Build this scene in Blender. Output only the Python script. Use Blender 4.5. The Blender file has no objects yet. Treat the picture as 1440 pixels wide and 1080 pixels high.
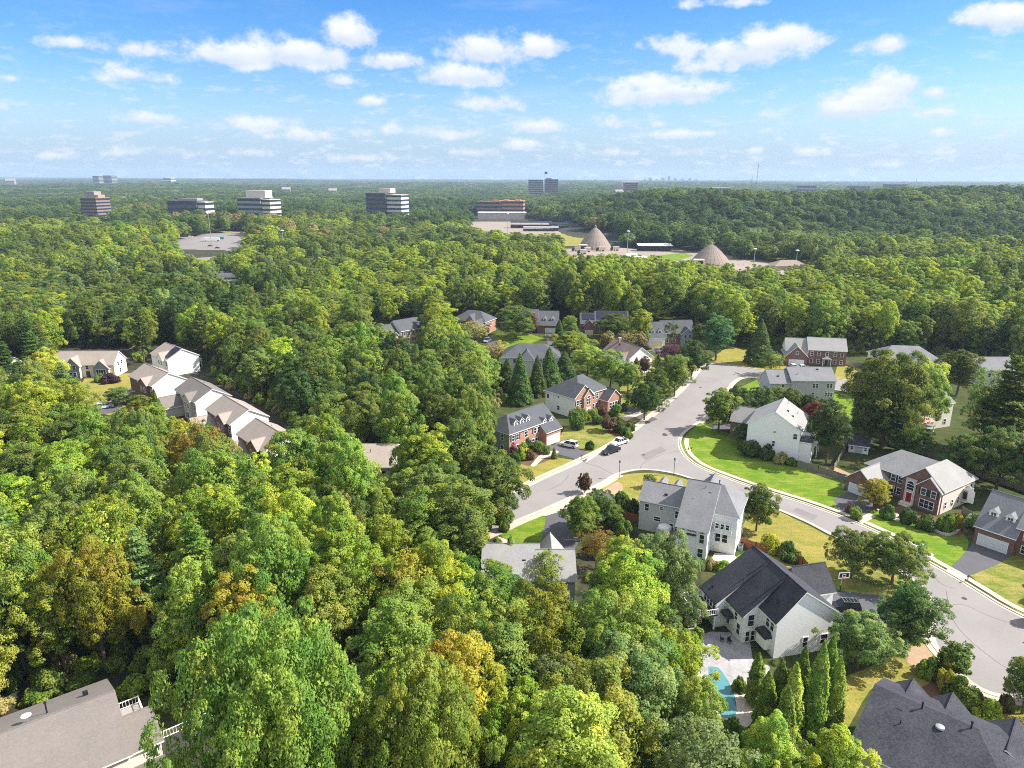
import bpy, bmesh, math, random
import numpy as np
from mathutils import Vector, Matrix
SC = bpy.context.scene
COL = SC.collection
RAD = math.radians
# ------------------------------------------------------------------ camera
CAMZ = 68.0; FPX = 1000.0; PIT = RAD(16.17); ROLL = 0.0045
cam = bpy.data.cameras.new("camera"); co = bpy.data.objects.new("camera", cam); COL.objects.link(co)
cam.sensor_width = 36; cam.lens = 36 * FPX / 1440; cam.clip_start = 1; cam.clip_end = 60000
R_ = Vector((1, 0, 0)); UP_ = Vector((0, math.sin(PIT), math.cos(PIT))); FW_ = Vector((0, math.cos(PIT), -math.sin(PIT)))
cx = R_ * math.cos(ROLL) + UP_ * math.sin(ROLL); cy = -R_ * math.sin(ROLL) + UP_ * math.cos(ROLL); cz = -FW_
co.matrix_world = Matrix(((cx.x, cy.x, cz.x, 0), (cx.y, cy.y, cz.y, 0), (cx.z, cy.z, cz.z, CAMZ), (0, 0, 0, 1)))
SC.camera = co

def ray(px, py):
    u = (px - 720) / FPX; v = (py - 540) / FPX
    return (cx * u - cy * v - cz)
def at(px, py, z=0.0):
    d = ray(px, py); t = (z - CAMZ) / d.z
    return Vector((d.x * t, d.y * t, z))
def depth(p):
    return (Vector(p) - Vector((0, 0, CAMZ))).dot(FW_)
def proj(P):
    P = np.asarray(P, float) - np.array((0, 0, CAMZ))
    w = P @ np.array(FW_); w = np.where(w < 1, 1, w)
    return np.stack([720 + FPX * (P @ np.array(cx)) / w, 540 - FPX * (P @ np.array(cy)) / w], -1), w
def inpoly(pts, poly):
    x = pts[..., 0]; y = pts[..., 1]; r = np.zeros(x.shape, bool); n = len(poly)
    for i in range(n):
        x0, y0 = poly[i]; x1, y1 = poly[(i + 1) % n]
        if y0 == y1: continue
        c = ((y0 > y) != (y1 > y)) & (x < (x1 - x0) * (y - y0) / (y1 - y0) + x0)
        r ^= c
    return r
def sst(a, b, x):
    t = np.clip((x - a) / (b - a), 0, 1); return t * t * (3 - 2 * t)
def terrain(x, y):
    x = np.asarray(x, float); y = np.asarray(y, float)
    h = 33 * sst(770, 1050, y) * sst(40, 330, x) * (1 - .8 * sst(1250, 1700, y)) * (1 + .08 * np.sin(x / 90.) + .06 * np.sin(x / 37. + y / 80.))
    f = sst(1300, 5200, y)
    h = h + f * (8 + 7 * np.sin(x / 900. + 1) * np.sin(y / 700.) + 3 * np.sin(x / 310. + y / 500.))
    h = h + 6 * sst(260, 420, y) * sst(690, 560, y) * np.sin(x / 120.) * sst(-60, -260, x)
    h = h + 7 * sst(-120, -420, x) * sst(250, 500, y) * (1 - sst(620, 700, y))
    return h

# ------------------------------------------------------------------ materials
def nmat(name):
    m = bpy.data.materials.new(name); m.use_nodes = True; nt = m.node_tree
    return m, nt, nt.nodes["Principled BSDF"]
def N(nt, t, **kw):
    n = nt.nodes.new(t)
    for k, v in kw.items():
        if k.startswith("i_"):
            key = k[2:]
            key = int(key) if key.isdigit() else key
            n.inputs[key].default_value = v
        else: setattr(n, k, v)
    return n
def L(nt, a, b): nt.links.new(a, b)
def ramp(nt, fac, stops):
    r = nt.nodes.new("ShaderNodeValToRGB"); e = r.color_ramp.elements
    while len(e) < len(stops): e.new(.5)
    for el, (p, c) in zip(e, stops): el.position = p; el.color = (*c, 1)
    L(nt, fac, r.inputs[0]); return r.outputs[0]
def shade(c, k): return tuple(min(1, x * k) for x in c)
def mat(name, c, rough=.8, var=.15, sc=2.0, sc2=None, c2=None, bump=0, spec=.3, metal=0, lines=0, linec=.85):
    """plain surface: base colour with fine and coarse mottling, optional horizontal laps, optional bump"""
    m, nt, b = nmat(name)
    tc = N(nt, "ShaderNodeTexCoord")
    n1 = N(nt, "ShaderNodeTexNoise", i_Scale=sc, i_Detail=6.0, i_Roughness=.65); L(nt, tc.outputs["Object"], n1.inputs["Vector"])
    n2 = N(nt, "ShaderNodeTexNoise", i_Scale=sc2 or sc * .12, i_Detail=3.0); L(nt, tc.outputs["Object"], n2.inputs["Vector"])
    mx = N(nt, "ShaderNodeMix", data_type="FLOAT", i_0=.45); L(nt, n1.outputs[0], mx.inputs[2]); L(nt, n2.outputs[0], mx.inputs[3])
    c2 = c2 or c
    col = ramp(nt, mx.outputs[0], [(.3, shade(c, 1 - var)), (.5, c), (.7, shade(c2, 1 + var))])
    hgt = n1.outputs[0]
    if lines:
        sp = N(nt, "ShaderNodeSeparateXYZ"); L(nt, tc.outputs["Object"], sp.inputs[0])
        mu = N(nt, "ShaderNodeMath", operation="MULTIPLY", i_1=1 / lines); L(nt, sp.outputs[2], mu.inputs[0])
        fr = N(nt, "ShaderNodeMath", operation="FRACT"); L(nt, mu.outputs[0], fr.inputs[0])
        lt = N(nt, "ShaderNodeMath", operation="LESS_THAN", i_1=.16); L(nt, fr.outputs[0], lt.inputs[0])
        mc = N(nt, "ShaderNodeMix", data_type="RGBA", blend_type="MULTIPLY"); L(nt, lt.outputs[0], mc.inputs[0]); L(nt, col, mc.inputs[6]); mc.inputs[7].default_value = (linec, linec, linec, 1)
        col = mc.outputs[2]; hgt = fr.outputs[0]
    L(nt, col, b.inputs["Base Color"])
    b.inputs["Roughness"].default_value = rough; b.inputs["Specular IOR Level"].default_value = spec; b.inputs["Metallic"].default_value = metal
    if bump:
        bp = N(nt, "ShaderNodeBump", i_Strength=bump, i_Distance=.05); L(nt, hgt, bp.inputs["Height"]); L(nt, bp.outputs[0], b.inputs["Normal"])
    return m
def brickmat(name, c1, c2, mortar):
    m, nt, b = nmat(name)
    tc = N(nt, "ShaderNodeTexCoord"); sp = N(nt, "ShaderNodeSeparateXYZ"); L(nt, tc.outputs["Object"], sp.inputs[0])
    ad = N(nt, "ShaderNodeMath", operation="ADD"); L(nt, sp.outputs[0], ad.inputs[0]); L(nt, sp.outputs[1], ad.inputs[1])
    cb = N(nt, "ShaderNodeCombineXYZ"); L(nt, ad.outputs[0], cb.inputs[0]); L(nt, sp.outputs[2], cb.inputs[1])
    bk = N(nt, "ShaderNodeTexBrick", i_Scale=1.0, i_Color1=(*c1, 1), i_Color2=(*c2, 1), i_Mortar=(*mortar, 1))
    bk.inputs["Brick Width"].default_value = .24; bk.inputs["Row Height"].default_value = .085; bk.inputs["Mortar Size"].default_value = .008
    L(nt, cb.outputs[0], bk.inputs["Vector"])
    n1 = N(nt, "ShaderNodeTexNoise", i_Scale=1.2, i_Detail=5.0); L(nt, tc.outputs["Object"], n1.inputs["Vector"])
    v = N(nt, "ShaderNodeMapRange", i_1=.3, i_2=.7, i_3=.8, i_4=1.2); L(nt, n1.outputs[0], v.inputs[0])
    mc = N(nt, "ShaderNodeMix", data_type="RGBA", blend_type="MULTIPLY", i_0=1.0); L(nt, bk.outputs[0], mc.inputs[6]); L(nt, v.outputs[0], mc.inputs[7])
    L(nt, mc.outputs[2], b.inputs["Base Color"]); b.inputs["Roughness"].default_value = .9
    return m
def shingle(name, c, var=.28):
    m, nt, b = nmat(name)
    tc = N(nt, "ShaderNodeTexCoord")
    mp = N(nt, "ShaderNodeMapping"); mp.inputs["Scale"].default_value = (1, 1, 2.2); L(nt, tc.outputs["Object"], mp.inputs[0])
    vo = N(nt, "ShaderNodeTexVoronoi", i_Scale=6.5); L(nt, mp.outputs[0], vo.inputs["Vector"])
    n1 = N(nt, "ShaderNodeTexNoise", i_Scale=9.0, i_Detail=4.0); L(nt, tc.outputs["Object"], n1.inputs["Vector"])
    n2 = N(nt, "ShaderNodeTexNoise", i_Scale=.35, i_Detail=4.0); L(nt, tc.outputs["Object"], n2.inputs["Vector"])
    sp = N(nt, "ShaderNodeSeparateColor"); L(nt, vo.outputs["Color"], sp.inputs[0])
    a = N(nt, "ShaderNodeMix", data_type="FLOAT", i_0=.5); L(nt, sp.outputs[0], a.inputs[2]); L(nt, n1.outputs[0], a.inputs[3])
    b2 = N(nt, "ShaderNodeMix", data_type="FLOAT", i_0=.45); L(nt, a.outputs[0], b2.inputs[2]); L(nt, n2.outputs[0], b2.inputs[3])
    col = ramp(nt, b2.outputs[0], [(.25, shade(c, 1 - var)), (.5, c), (.75, shade(c, 1 + var))])
    L(nt, col, b.inputs["Base Color"]); b.inputs["Roughness"].default_value = .85; b.inputs["Specular IOR Level"].default_value = .25
    bp = N(nt, "ShaderNodeBump", i_Strength=.35, i_Distance=.04); L(nt, a.outputs[0], bp.inputs["Height"]); L(nt, bp.outputs[0], b.inputs["Normal"])
    return m
def grass(name, g, d, bias):
    """lawn: g green, d dry tan, bias 0 all green .. 1 all dry"""
    m, nt, b = nmat(name)
    tc = N(nt, "ShaderNodeTexCoord")
    n1 = N(nt, "ShaderNodeTexNoise", i_Scale=.22, i_Detail=7.0, i_Roughness=.7); L(nt, tc.outputs["Object"], n1.inputs["Vector"])
    n2 = N(nt, "ShaderNodeTexNoise", i_Scale=3.5, i_Detail=5.0, i_Roughness=.75); L(nt, tc.outputs["Object"], n2.inputs["Vector"])
    mp = N(nt, "ShaderNodeMapping"); mp.inputs["Scale"].default_value = (.25, 1.6, 1); mp.inputs["Rotation"].default_value = (0, 0, .6); L(nt, tc.outputs["Object"], mp.inputs[0])
    n3 = N(nt, "ShaderNodeTexNoise", i_Scale=.8, i_Detail=3.0); L(nt, mp.outputs[0], n3.inputs["Vector"])
    mx = N(nt, "ShaderNodeMix", data_type="FLOAT", i_0=.35); L(nt, n1.outputs[0], mx.inputs[2]); L(nt, n3.outputs[0], mx.inputs[3])
    ad = N(nt, "ShaderNodeMath", operation="ADD", i_1=bias - .5); L(nt, mx.outputs[0], ad.inputs[0])
    col = ramp(nt, ad.outputs[0], [(.40, g), (.62, d)])
    v = N(nt, "ShaderNodeMapRange", i_1=.3, i_2=.7, i_3=.6, i_4=1.4); L(nt, n2.outputs[0], v.inputs[0])
    mc = N(nt, "ShaderNodeMix", data_type="RGBA", blend_type="MULTIPLY", i_0=1.0); L(nt, col, mc.inputs[6]); L(nt, v.outputs[0], mc.inputs[7])
    L(nt, mc.outputs[2], b.inputs["Base Color"]); b.inputs["Roughness"].default_value = .95; b.inputs["Specular IOR Level"].default_value = .1
    bp = N(nt, "ShaderNodeBump", i_Strength=.5, i_Distance=.1); L(nt, n2.outputs[0], bp.inputs["Height"]); L(nt, bp.outputs[0], b.inputs["Normal"])
    return m
def glassmat(name, c=(.02, .03, .04)):
    m, nt, b = nmat(name); b.inputs["Base Color"].default_value = (*c, 1); b.inputs["Roughness"].default_value = .12; b.inputs["Specular IOR Level"].default_value = .45
    return m
def leafmat(name, fixed=None):
    """foliage: object colour, mottled per leaf and per bough; object alpha = share of boughs already turned"""
    m, nt, b = nmat(name)
    oi = N(nt, "ShaderNodeObjectInfo")
    a1 = N(nt, "ShaderNodeAttribute", attribute_name="tint"); a2 = N(nt, "ShaderNodeAttribute", attribute_name="bough")
    hs = N(nt, "ShaderNodeHueSaturation")
    colr, alph = oi.outputs["Color"], oi.outputs["Alpha"]
    if fixed:
        rg_ = N(nt, "ShaderNodeRGB"); rg_.outputs[0].default_value = (*fixed[:3], 1); vl_ = N(nt, "ShaderNodeValue"); vl_.outputs[0].default_value = fixed[3]; colr, alph = rg_.outputs[0], vl_.outputs[0]
    h = N(nt, "ShaderNodeMapRange", i_1=0., i_2=1., i_3=.538, i_4=.48); L(nt, a2.outputs["Fac"], h.inputs[0]); L(nt, h.outputs[0], hs.inputs["Hue"])
    mv = N(nt, "ShaderNodeMath", operation="MULTIPLY_ADD", i_1=.55, i_2=1.4); L(nt, a1.outputs["Fac"], mv.inputs[0])
    rv = N(nt, "ShaderNodeMath", operation="MULTIPLY_ADD", i_1=.5, i_2=.78); L(nt, oi.outputs["Random"], rv.inputs[0])
    bv = N(nt, "ShaderNodeMath", operation="MULTIPLY_ADD", i_1=.5, i_2=.78); L(nt, a2.outputs["Fac"], bv.inputs[0])
    m1 = N(nt, "ShaderNodeMath", operation="MULTIPLY"); L(nt, mv.outputs[0], m1.inputs[0]); L(nt, rv.outputs[0], m1.inputs[1])
    m2 = N(nt, "ShaderNodeMath", operation="MULTIPLY"); L(nt, m1.outputs[0], m2.inputs[0]); L(nt, bv.outputs[0], m2.inputs[1])
    L(nt, m2.outputs[0], hs.inputs["Value"]); L(nt, colr, hs.inputs["Color"])
    # turned boughs
    sub = N(nt, "ShaderNodeMath", operation="ADD"); L(nt, a2.outputs["Fac"], sub.inputs[0]); L(nt, alph, sub.inputs[1])
    tn = N(nt, "ShaderNodeMapRange", i_1=1.0, i_2=1.2, i_3=0., i_4=.6); L(nt, sub.outputs[0], tn.inputs[0])
    au = N(nt, "ShaderNodeMix", data_type="RGBA"); L(nt, tn.outputs[0], au.inputs[0]); L(nt, hs.outputs[0], au.inputs[6])
    ac = ramp(nt, a1.outputs["Fac"], [(0., (.18, .155, .02)), (.6, (.32, .26, .03)), (1., (.36, .22, .04))]); L(nt, ac, au.inputs[7])
    L(nt, au.outputs[2], b.inputs["Base Color"]); b.inputs["Roughness"].default_value = .55; b.inputs["Specular IOR Level"].default_value = .18
    tr = N(nt, "ShaderNodeBsdfTranslucent"); L(nt, au.outputs[2], tr.inputs[0])
    ms = N(nt, "ShaderNodeMixShader", i_0=.46); L(nt, b.outputs[0], ms.inputs[1]); L(nt, tr.outputs[0], ms.inputs[2])
    L(nt, ms.outputs[0], nt.nodes["Material Output"].inputs[0])
    return m

M = {}
M["white"] = mat("white_trim", (.84, .84, .82), .6, .05)
M["sid_white"] = mat("white_siding", (.84, .84, .83), .7, .05, lines=.22, linec=.86)
M["sid_cream"] = mat("cream_siding", (.70, .64, .54), .7, .05, lines=.22, linec=.88)
M["sid_grey"] = mat("grey_siding", (.50, .51, .50), .7, .05, lines=.22, linec=.88)
M["sid_bluegrey"] = mat("blue_grey_siding", (.26, .31, .36), .7, .06, lines=.22, linec=.88)
M["sid_sage"] = mat("sage_siding", (.30, .35, .32), .7, .06, lines=.22, linec=.88)
M["sid_tan"] = mat("tan_siding", (.55, .46, .36), .7, .06, lines=.22, linec=.88)
M["brick_red"] = brickmat("orange_red_brick", (.41, .17, .095), (.32, .13, .08), (.45, .38, .32))
M["brick_dark"] = brickmat("dark_red_brick", (.205, .088, .06), (.15, .062, .046), (.26, .21, .18))
M["brick_tan"] = brickmat("tan_brick", (.5, .33, .22), (.42, .27, .18), (.45, .4, .34))
M["stone"] = mat("pale_stone", (.55, .5, .43), .85, .12)
M["rf_grey"] = shingle("grey_shingles", (.19, .19, .195))
M["rf_lgrey"] = shingle("pale_grey_shingles", (.28, .275, .262), .2)
M["rf_pale"] = shingle("faded_grey_shingles", (.28, .275, .265), .2)
M["rf_dark"] = shingle("charcoal_shingles", (.046, .046, .055), .6)
M["rf_taupe"] = shingle("taupe_shingles", (.185, .163, .147), .16)
M["rf_slate"] = shingle("slate_grey_shingles", (.085, .09, .098))
M["rf_tan"] = shingle("tan_shingles", (.31, .262, .222), .18)
M["rf_brown"] = shingle("brown_shingles", (.20, .155, .13))
M["solar"] = mat("solar_panel_glass", (.015, .017, .035), .45, .1, spec=.3)
M["pane"] = glassmat("window_glass")
M["shutter"] = mat("dark_shutter", (.035, .035, .04), .6, .1)
M["door_red"] = mat("red_door_paint", (.25, .02, .02), .4, .1)
M["door_dark"] = mat("dark_door_paint", (.05, .05, .06), .4, .1)
M["garage"] = mat("garage_door_paint", (.72, .72, .70), .5, .04, lines=.55, linec=.8)
M["garage_cream"] = mat("cream_garage_door_paint", (.70, .60, .46), .5, .04, lines=.55, linec=.8)
M["black"] = mat("black_metal", (.02, .02, .022), .4, .1)
M["galv"] = mat("galvanised_metal", (.45, .46, .47), .4, .1, metal=.5)
M["wood"] = mat("weathered_fence_wood", (.21, .185, .155), .9, .25, 3)
M["wood_red"] = mat("red_cedar_fence", (.30, .115, .045), .85, .25, 3)
M["deck"] = mat("dark_deck_boards", (.05, .043, .04), .8, .3, 3)
M["deck_grey"] = mat("grey_deck_boards", (.3, .28, .26), .8, .2, 3)
M["asphalt"] = mat("road_asphalt", (.25, .229, .214), .9, .14, 2.5, .16, bump=.15)
M["drive"] = mat("driveway_asphalt", (.10, .098, .105), .9, .18, 2.0, .3, bump=.15)
M["patch"] = mat("patched_asphalt", (.20, .18, .17), .9, .16, 2.5, .3)
M["tar"] = mat("crack_sealing_tar", (.09, .085, .085), .8, .2)
M["kerb"] = mat("kerb_concrete", (.47, .41, .335), .9, .25, 1.2, .4)
M["walkc"] = mat("pavement_concrete", (.48, .40, .315), .9, .22, 1.2, .4)
M["patio"] = mat("stamped_concrete", (.34, .33, .33), .8, .35, 1.6, .6, bump=.3)
M["patio_pale"] = mat("pale_paving", (.55, .48, .42), .9, .2, 1.5)
M["mulch"] = mat("mulch_bed_bark", (.14, .075, .045), .95, .35, 3)
M["soil"] = mat("bare_tan_soil", (.38, .26, .16), .95, .25, 1.5)
M["g_bright"] = grass("bright_green_lawn", (.10, .185, .012), (.245, .265, .04), .45)
M["g_mix"] = grass("patchy_lawn", (.10, .155, .02), (.31, .25, .075), .5)
M["g_dry"] = grass("dry_yellow_lawn", (.145, .175, .025), (.29, .235, .06), .55)
M["g_yard"] = grass("dark_yard_ground", (.04, .065, .015), (.11, .085, .035), .45)  # base yard grass, mottled dark green to brown
M["floor"] = mat("leaf_litter_forest_floor", (.035, .034, .018), .95, .4, .6, .05, (.06, .05, .025))
M["bark"] = mat("tree_bark", (.13, .10, .075), .95, .3, 4)
M["leaf"] = leafmat("foliage")
M["lot"] = mat("lot_asphalt", (.215, .195, .185), .9, .12, .3, .03)
M["gravel"] = mat("pale_gravel_yard", (.28, .23, .185), .95, .22, .4, .04)
M["dome"] = mat("dome_shingles", (.27, .215, .175), .9, .10, .5, .1, lines=1.1, linec=.85)
M["office_dark"] = mat("dark_office_cladding", (.09, .085, .10), .5, .15, .3)
M["office_brown"] = mat("brown_office_stone", (.24, .17, .14), .8, .12, .3)
M["office_pale"] = mat("pale_office_concrete", (.62, .55, .46), .8, .08, .2)
M["office_orange"] = mat("orange_office_brick", (.50, .24, .14), .85, .1, .2)
M["office_glass"] = mat("office_glass", (.02, .035, .055), .35, .2, .15, spec=.35)
M["far_wall"] = mat("distant_grey_wall", (.28, .27, .27), .8, .1, .05)
M["far_white"] = mat("distant_white_roof", (.75, .74, .72), .7, .05, .05)
M["steel"] = mat("dark_steel_frame", (.06, .06, .07), .5, .1)
M["car_white"] = mat("white_car_paint", (.78, .78, .78), .25, .02, spec=.6)
M["car_black"] = mat("black_car_paint", (.012, .012, .016), .25, .05, spec=.6)
M["car_blue"] = mat("dark_blue_car_paint", (.02, .03, .07), .25, .05, spec=.6)
M["car_silver"] = mat("pale_silver_car_paint", (.5, .55, .6), .25, .05, spec=.6)
M["rubber"] = mat("tyre_rubber", (.015, .015, .015), .8, .1)
M["lamp_c"] = mat("clear_headlight", (.7, .7, .68), .2, .02)
M["lamp_r"] = mat("red_tail_light", (.3, .01, .01), .25, .02)
M["teal"] = mat("teal_container_paint", (.03, .28, .22), .5, .1)
M["cyan"] = mat("pale_blue_tarpaulin", (.25, .5, .55), .6, .1)
M["pool"] = mat("pool_water", (.08, .26, .28), .08, .12, .8, spec=.6)
M["orange"] = mat("orange_rim_paint", (.5, .1, .02), .4, .05)
M["bin"] = mat("pale_green_bin_plastic", (.35, .55, .4), .5, .05)
M["awning"] = mat("faded_pink_awning", (.6, .32, .28), .8, .08)

# ------------------------------------------------------------------ object helpers
def tag(o, label=None, cat=None, group=None, kind=None):
    if label: o["label"] = label
    if cat: o["category"] = cat
    if group: o["group"] = group
    if kind: o["kind"] = kind
    return o
def empty(name, loc, rz, label, cat, group=None):
    o = bpy.data.objects.new(name, None); COL.objects.link(o); o.location = loc; o.rotation_euler = (0, 0, rz); o.empty_display_size = .5
    return tag(o, label, cat, group)
def link(name, me, parent=None, loc=None, rot=None):
    o = bpy.data.objects.new(name, me); COL.objects.link(o)
    if parent is not None: o.parent = parent
    if loc is not None: o.location = loc
    if rot is not None: o.rotation_euler = rot
    return o
class MB:
    """collects polygons with material slots, becomes one mesh"""
    def __init__(s): s.v = []; s.f = []; s.m = []; s.mats = []
    def mi(s, m):
        if m not in s.mats: s.mats.append(m)
        return s.mats.index(m)
    def poly(s, pts, m):
        i = len(s.v); s.v += [tuple(p) for p in pts]; s.f.append(tuple(range(i, i + len(pts)))); s.m.append(s.mi(m))
    def mesh(s, vs, fs, m):
        i = len(s.v); s.v += [tuple(p) for p in vs]; k = s.mi(m)
        for f in fs: s.f.append(tuple(i + j for j in f)); s.m.append(k)
    def box(s, x0, x1, y0, y1, z0, z1, m):
        vs = [(x0, y0, z0), (x1, y0, z0), (x1, y1, z0), (x0, y1, z0), (x0, y0, z1), (x1, y0, z1), (x1, y1, z1), (x0, y1, z1)]
        s.mesh(vs, [(0, 3, 2, 1), (4, 5, 6, 7), (0, 1, 5, 4), (1, 2, 6, 5), (2, 3, 7, 6), (3, 0, 4, 7)], m)
    def bar(s, a, b, r, m, n=6, r2=None):
        a = Vector(a); b = Vector(b); r2 = r if r2 is None else r2
        d = (b - a).normalized(); t = d.orthogonal().normalized(); q = d.cross(t)
        vs = []
        for p, rr in ((a, r), (b, r2)):
            for k in range(n):
                an = 2 * math.pi * k / n; vs.append(p + (t * math.cos(an) + q * math.sin(an)) * rr)
        fs = [(k, (k + 1) % n, n + (k + 1) % n, n + k) for k in range(n)] + [tuple(range(n - 1, -1, -1)), tuple(range(n, 2 * n))]
        s.mesh(vs, fs, m)
    def prism(s, sec, axis, a, b, m, mcap=None):
        """extrude a closed section [(u,z)...] along x ('x': u=y) or y ('y': u=x)"""
        n = len(sec)
        f = (lambda t, u, z: (t, u, z)) if axis == "x" else (lambda t, u, z: (u, t, z))
        vs = [f(a, u, z) for u, z in sec] + [f(b, u, z) for u, z in sec]
        s.mesh(vs, [(k, (k + 1) % n, n + (k + 1) % n, n + k) for k in range(n)], m)
        s.mesh(vs, [tuple(range(n - 1, -1, -1)), tuple(range(n, 2 * n))], mcap or m)
    def lathe(s, prof, n, m, c=(0, 0)):
        vs = []
        for r, z in prof:
            for k in range(n):
                an = 2 * math.pi * k / n; vs.append((c[0] + r * math.cos(an), c[1] + r * math.sin(an), z))
        fs = []
        for i in range(len(prof) - 1):
            for k in range(n): fs.append((i * n + k, i * n + (k + 1) % n, (i + 1) * n + (k + 1) % n, (i + 1) * n + k))
        fs.append(tuple(range(n - 1, -1, -1))); fs.append(tuple((len(prof) - 1) * n + k for k in range(n)))
        s.mesh(vs, fs, m)
    def data(s, name):
        me = bpy.data.meshes.new(name); me.from_pydata(s.v, [], s.f)
        for m in s.mats: me.materials.append(M[m])
        me.polygons.foreach_set("material_index", s.m)
        bm = bmesh.new(); bm.from_mesh(me); bmesh.ops.remove_doubles(bm, verts=bm.verts, dist=1e-4); bmesh.ops.recalc_face_normals(bm, faces=bm.faces); bm.to_mesh(me); bm.free()
        return me
    def build(s, name, parent=None, loc=None, rot=None):
        return link(name, s.data(name), parent, loc, rot)
# ------------------------------------------------------------------ ground, roads, lawns
def structure(o): o["kind"] = "structure"; return o
def ground():
    ys = np.concatenate([np.arange(-250, 700, 50), np.arange(700, 1800, 30), np.geomspace(1800, 26000, 40)])
    xs = np.concatenate([-np.geomspace(26000, 700, 26), np.arange(-660, 661, 30), np.geomspace(700, 26000, 26)])
    X, Y = np.meshgrid(xs, ys); Z = terrain(X, Y)
    v = np.stack([X, Y, Z], -1).reshape(-1, 3); nx = len(xs); f = []
    for j in range(len(ys) - 1):
        for i in range(nx - 1): f.append((j * nx + i, j * nx + i + 1, (j + 1) * nx + i + 1, (j + 1) * nx + i))
    me = bpy.data.meshes.new("ground"); me.from_pydata(v.tolist(), [], f); me.materials.append(M["floor"])
    structure(link("ground", me))
ground()
zz = [0]
def catmull(p, n=6):
    out = []
    for i in range(len(p) - 1):
        a = p[max(i - 1, 0)]; b = p[i]; c = p[i + 1]; d = p[min(i + 2, len(p) - 1)]
        for k in range(n):
            t = k / n
            out.append(.5 * ((2 * b) + (c - a) * t + (2 * a - 5 * b + 4 * c - d) * t * t + (3 * b - a - 3 * c + d) * t ** 3))
    out.append(p[-1]); return out
def sheet(name, px, m, z, smooth=False, world=False):
    zz[0] += 1; z = z + .0006 * (zz[0] % 12)
    P = [Vector((*p, 0)) for p in px] if world else [at(*p) for p in px]
    if smooth: P = catmull(P + [P[0]], 5)[:-1]
    c = sum(P, Vector()) / len(P)
    me = bpy.data.meshes.new(name); me.from_pydata([(p.x - c.x, p.y - c.y, 0) for p in P], [], [tuple(range(len(P)))])
    me.materials.append(M[m]); me.update()
    if me.polygons[0].normal.z < 0: me.flip_normals()
    return structure(link(name, me, None, (c.x, c.y, z)))
def strip(name, P, o0, o1, z0, z1, m):
    """kerb or pavement along a ground polyline between two sideways offsets, with real thickness"""
    n = len(P); vs = []
    for i, p in enumerate(P):
        t = (P[min(i + 1, n - 1)] - P[max(i - 1, 0)]); t.z = 0; t.normalize(); q = Vector((-t.y, t.x, 0))
        a = p + q * o0; b = p + q * o1
        vs += [(a.x, a.y, z0), (a.x, a.y, z1), (b.x, b.y, z1), (b.x, b.y, z0)]
    fs = [(0, 1, 2, 3), tuple(4 * (n - 1) + k for k in (3, 2, 1, 0))]
    for i in range(n - 1):
        for k in range(4): fs.append((4 * i + k, 4 * i + 4 + k, 4 * i + 4 + (k + 1) % 4, 4 * i + (k + 1) % 4))
    b = MB(); b.mesh(vs, fs, m); return structure(b.build(name))

YARD = [(636, 434), (700, 434), (785, 433), (882, 434), (980, 446), (1000, 470), (1060, 485), (1108, 468), (1192, 470), (1240, 488), (1330, 488), (1440, 500), (1520, 520), (1620, 1180), (1180, 1180), (1110, 1060), (1040, 1020), (985, 1000), (955, 915), (985, 870), (985, 800), (940, 782), (890, 745), (850, 745), (812, 775), (812, 830), (735, 835), (705, 775), (690, 745), (660, 730), (680, 640), (685, 585), (740, 545), (690, 520), (690, 490), (640, 478)]
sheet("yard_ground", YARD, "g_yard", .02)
sheet("lawn", [(520, 452), (595, 440), (612, 470), (575, 492)], "g_mix", .02)
sheet("lawn", [(108, 552), (120, 530), (165, 526), (215, 522), (235, 545), (215, 580), (180, 590), (128, 578)], "g_dry", .022)
sheet("lawn", [(985, 594), (1006, 604), (1050, 618), (1120, 650), (1192, 672), (1198, 688), (1186, 712), (1127, 703), (1060, 682), (996, 660), (972, 645), (960, 632), (962, 616)], "g_bright", .035, True)
sheet("lawn", [(1180, 712), (1205, 708), (1240, 722), (1290, 735), (1335, 742), (1362, 762), (1338, 800), (1290, 776), (1250, 752), (1200, 730)], "g_bright", .035, True)
sheet("lawn", [(1360, 806), (1402, 788), (1425, 772), (1470, 790), (1480, 890), (1440, 866), (1400, 840)], "g_mix", .035)
sheet("lawn", [(843, 684), (870, 670), (905, 665), (950, 670), (1000, 687), (1040, 700), (985, 705), (900, 712), (862, 700)], "g_dry", .035, True)
sheet("lawn", [(1040, 745), (1070, 712), (1130, 736), (1165, 754), (1200, 770), (1235, 792), (1200, 815), (1150, 800), (1095, 800), (1060, 775)], "g_dry", .035, True)
sheet("lawn", [(1150, 828), (1160, 805), (1220, 800), (1270, 812), (1298, 832), (1305, 848), (1250, 846), (1190, 832)], "g_mix", .035, True)
sheet("lawn", [(1000, 800), (1040, 780), (1060, 778), (1075, 790), (1040, 800), (1005, 812)], "g_bright", .035)
sheet("lawn", [(726, 690), (700, 700), (715, 660), (738, 648), (760, 640), (800, 646), (828, 650), (790, 664), (755, 680)], "g_dry", .035)
sheet("lawn", [(780, 628), (795, 600), (850, 598), (895, 608), (880, 616), (850, 632), (830, 640)], "g_mix", .035)
sheet("lawn", [(895, 604), (905, 590), (935, 560), (960, 535), (985, 505), (880, 500), (870, 560), (870, 600)], "g_mix", .03)
sheet("lawn", [(700, 742), (716, 729), (768, 727), (763, 760), (735, 768), (712, 763)], "g_bright", .035, True)
sheet("lawn", [(1000, 505), (1025, 486), (1062, 496), (1105, 500), (1130, 526), (1063, 519), (1010, 512)], "g_dry", .035)
sheet("lawn", [(1172, 535), (1178, 512), (1215, 520), (1262, 545), (1250, 552), (1205, 546)], "g_dry", .035)
sheet("lawn", [(1170, 582), (1172, 552), (1215, 555), (1240, 575), (1200, 600)], "g_bright", .035)
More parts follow.
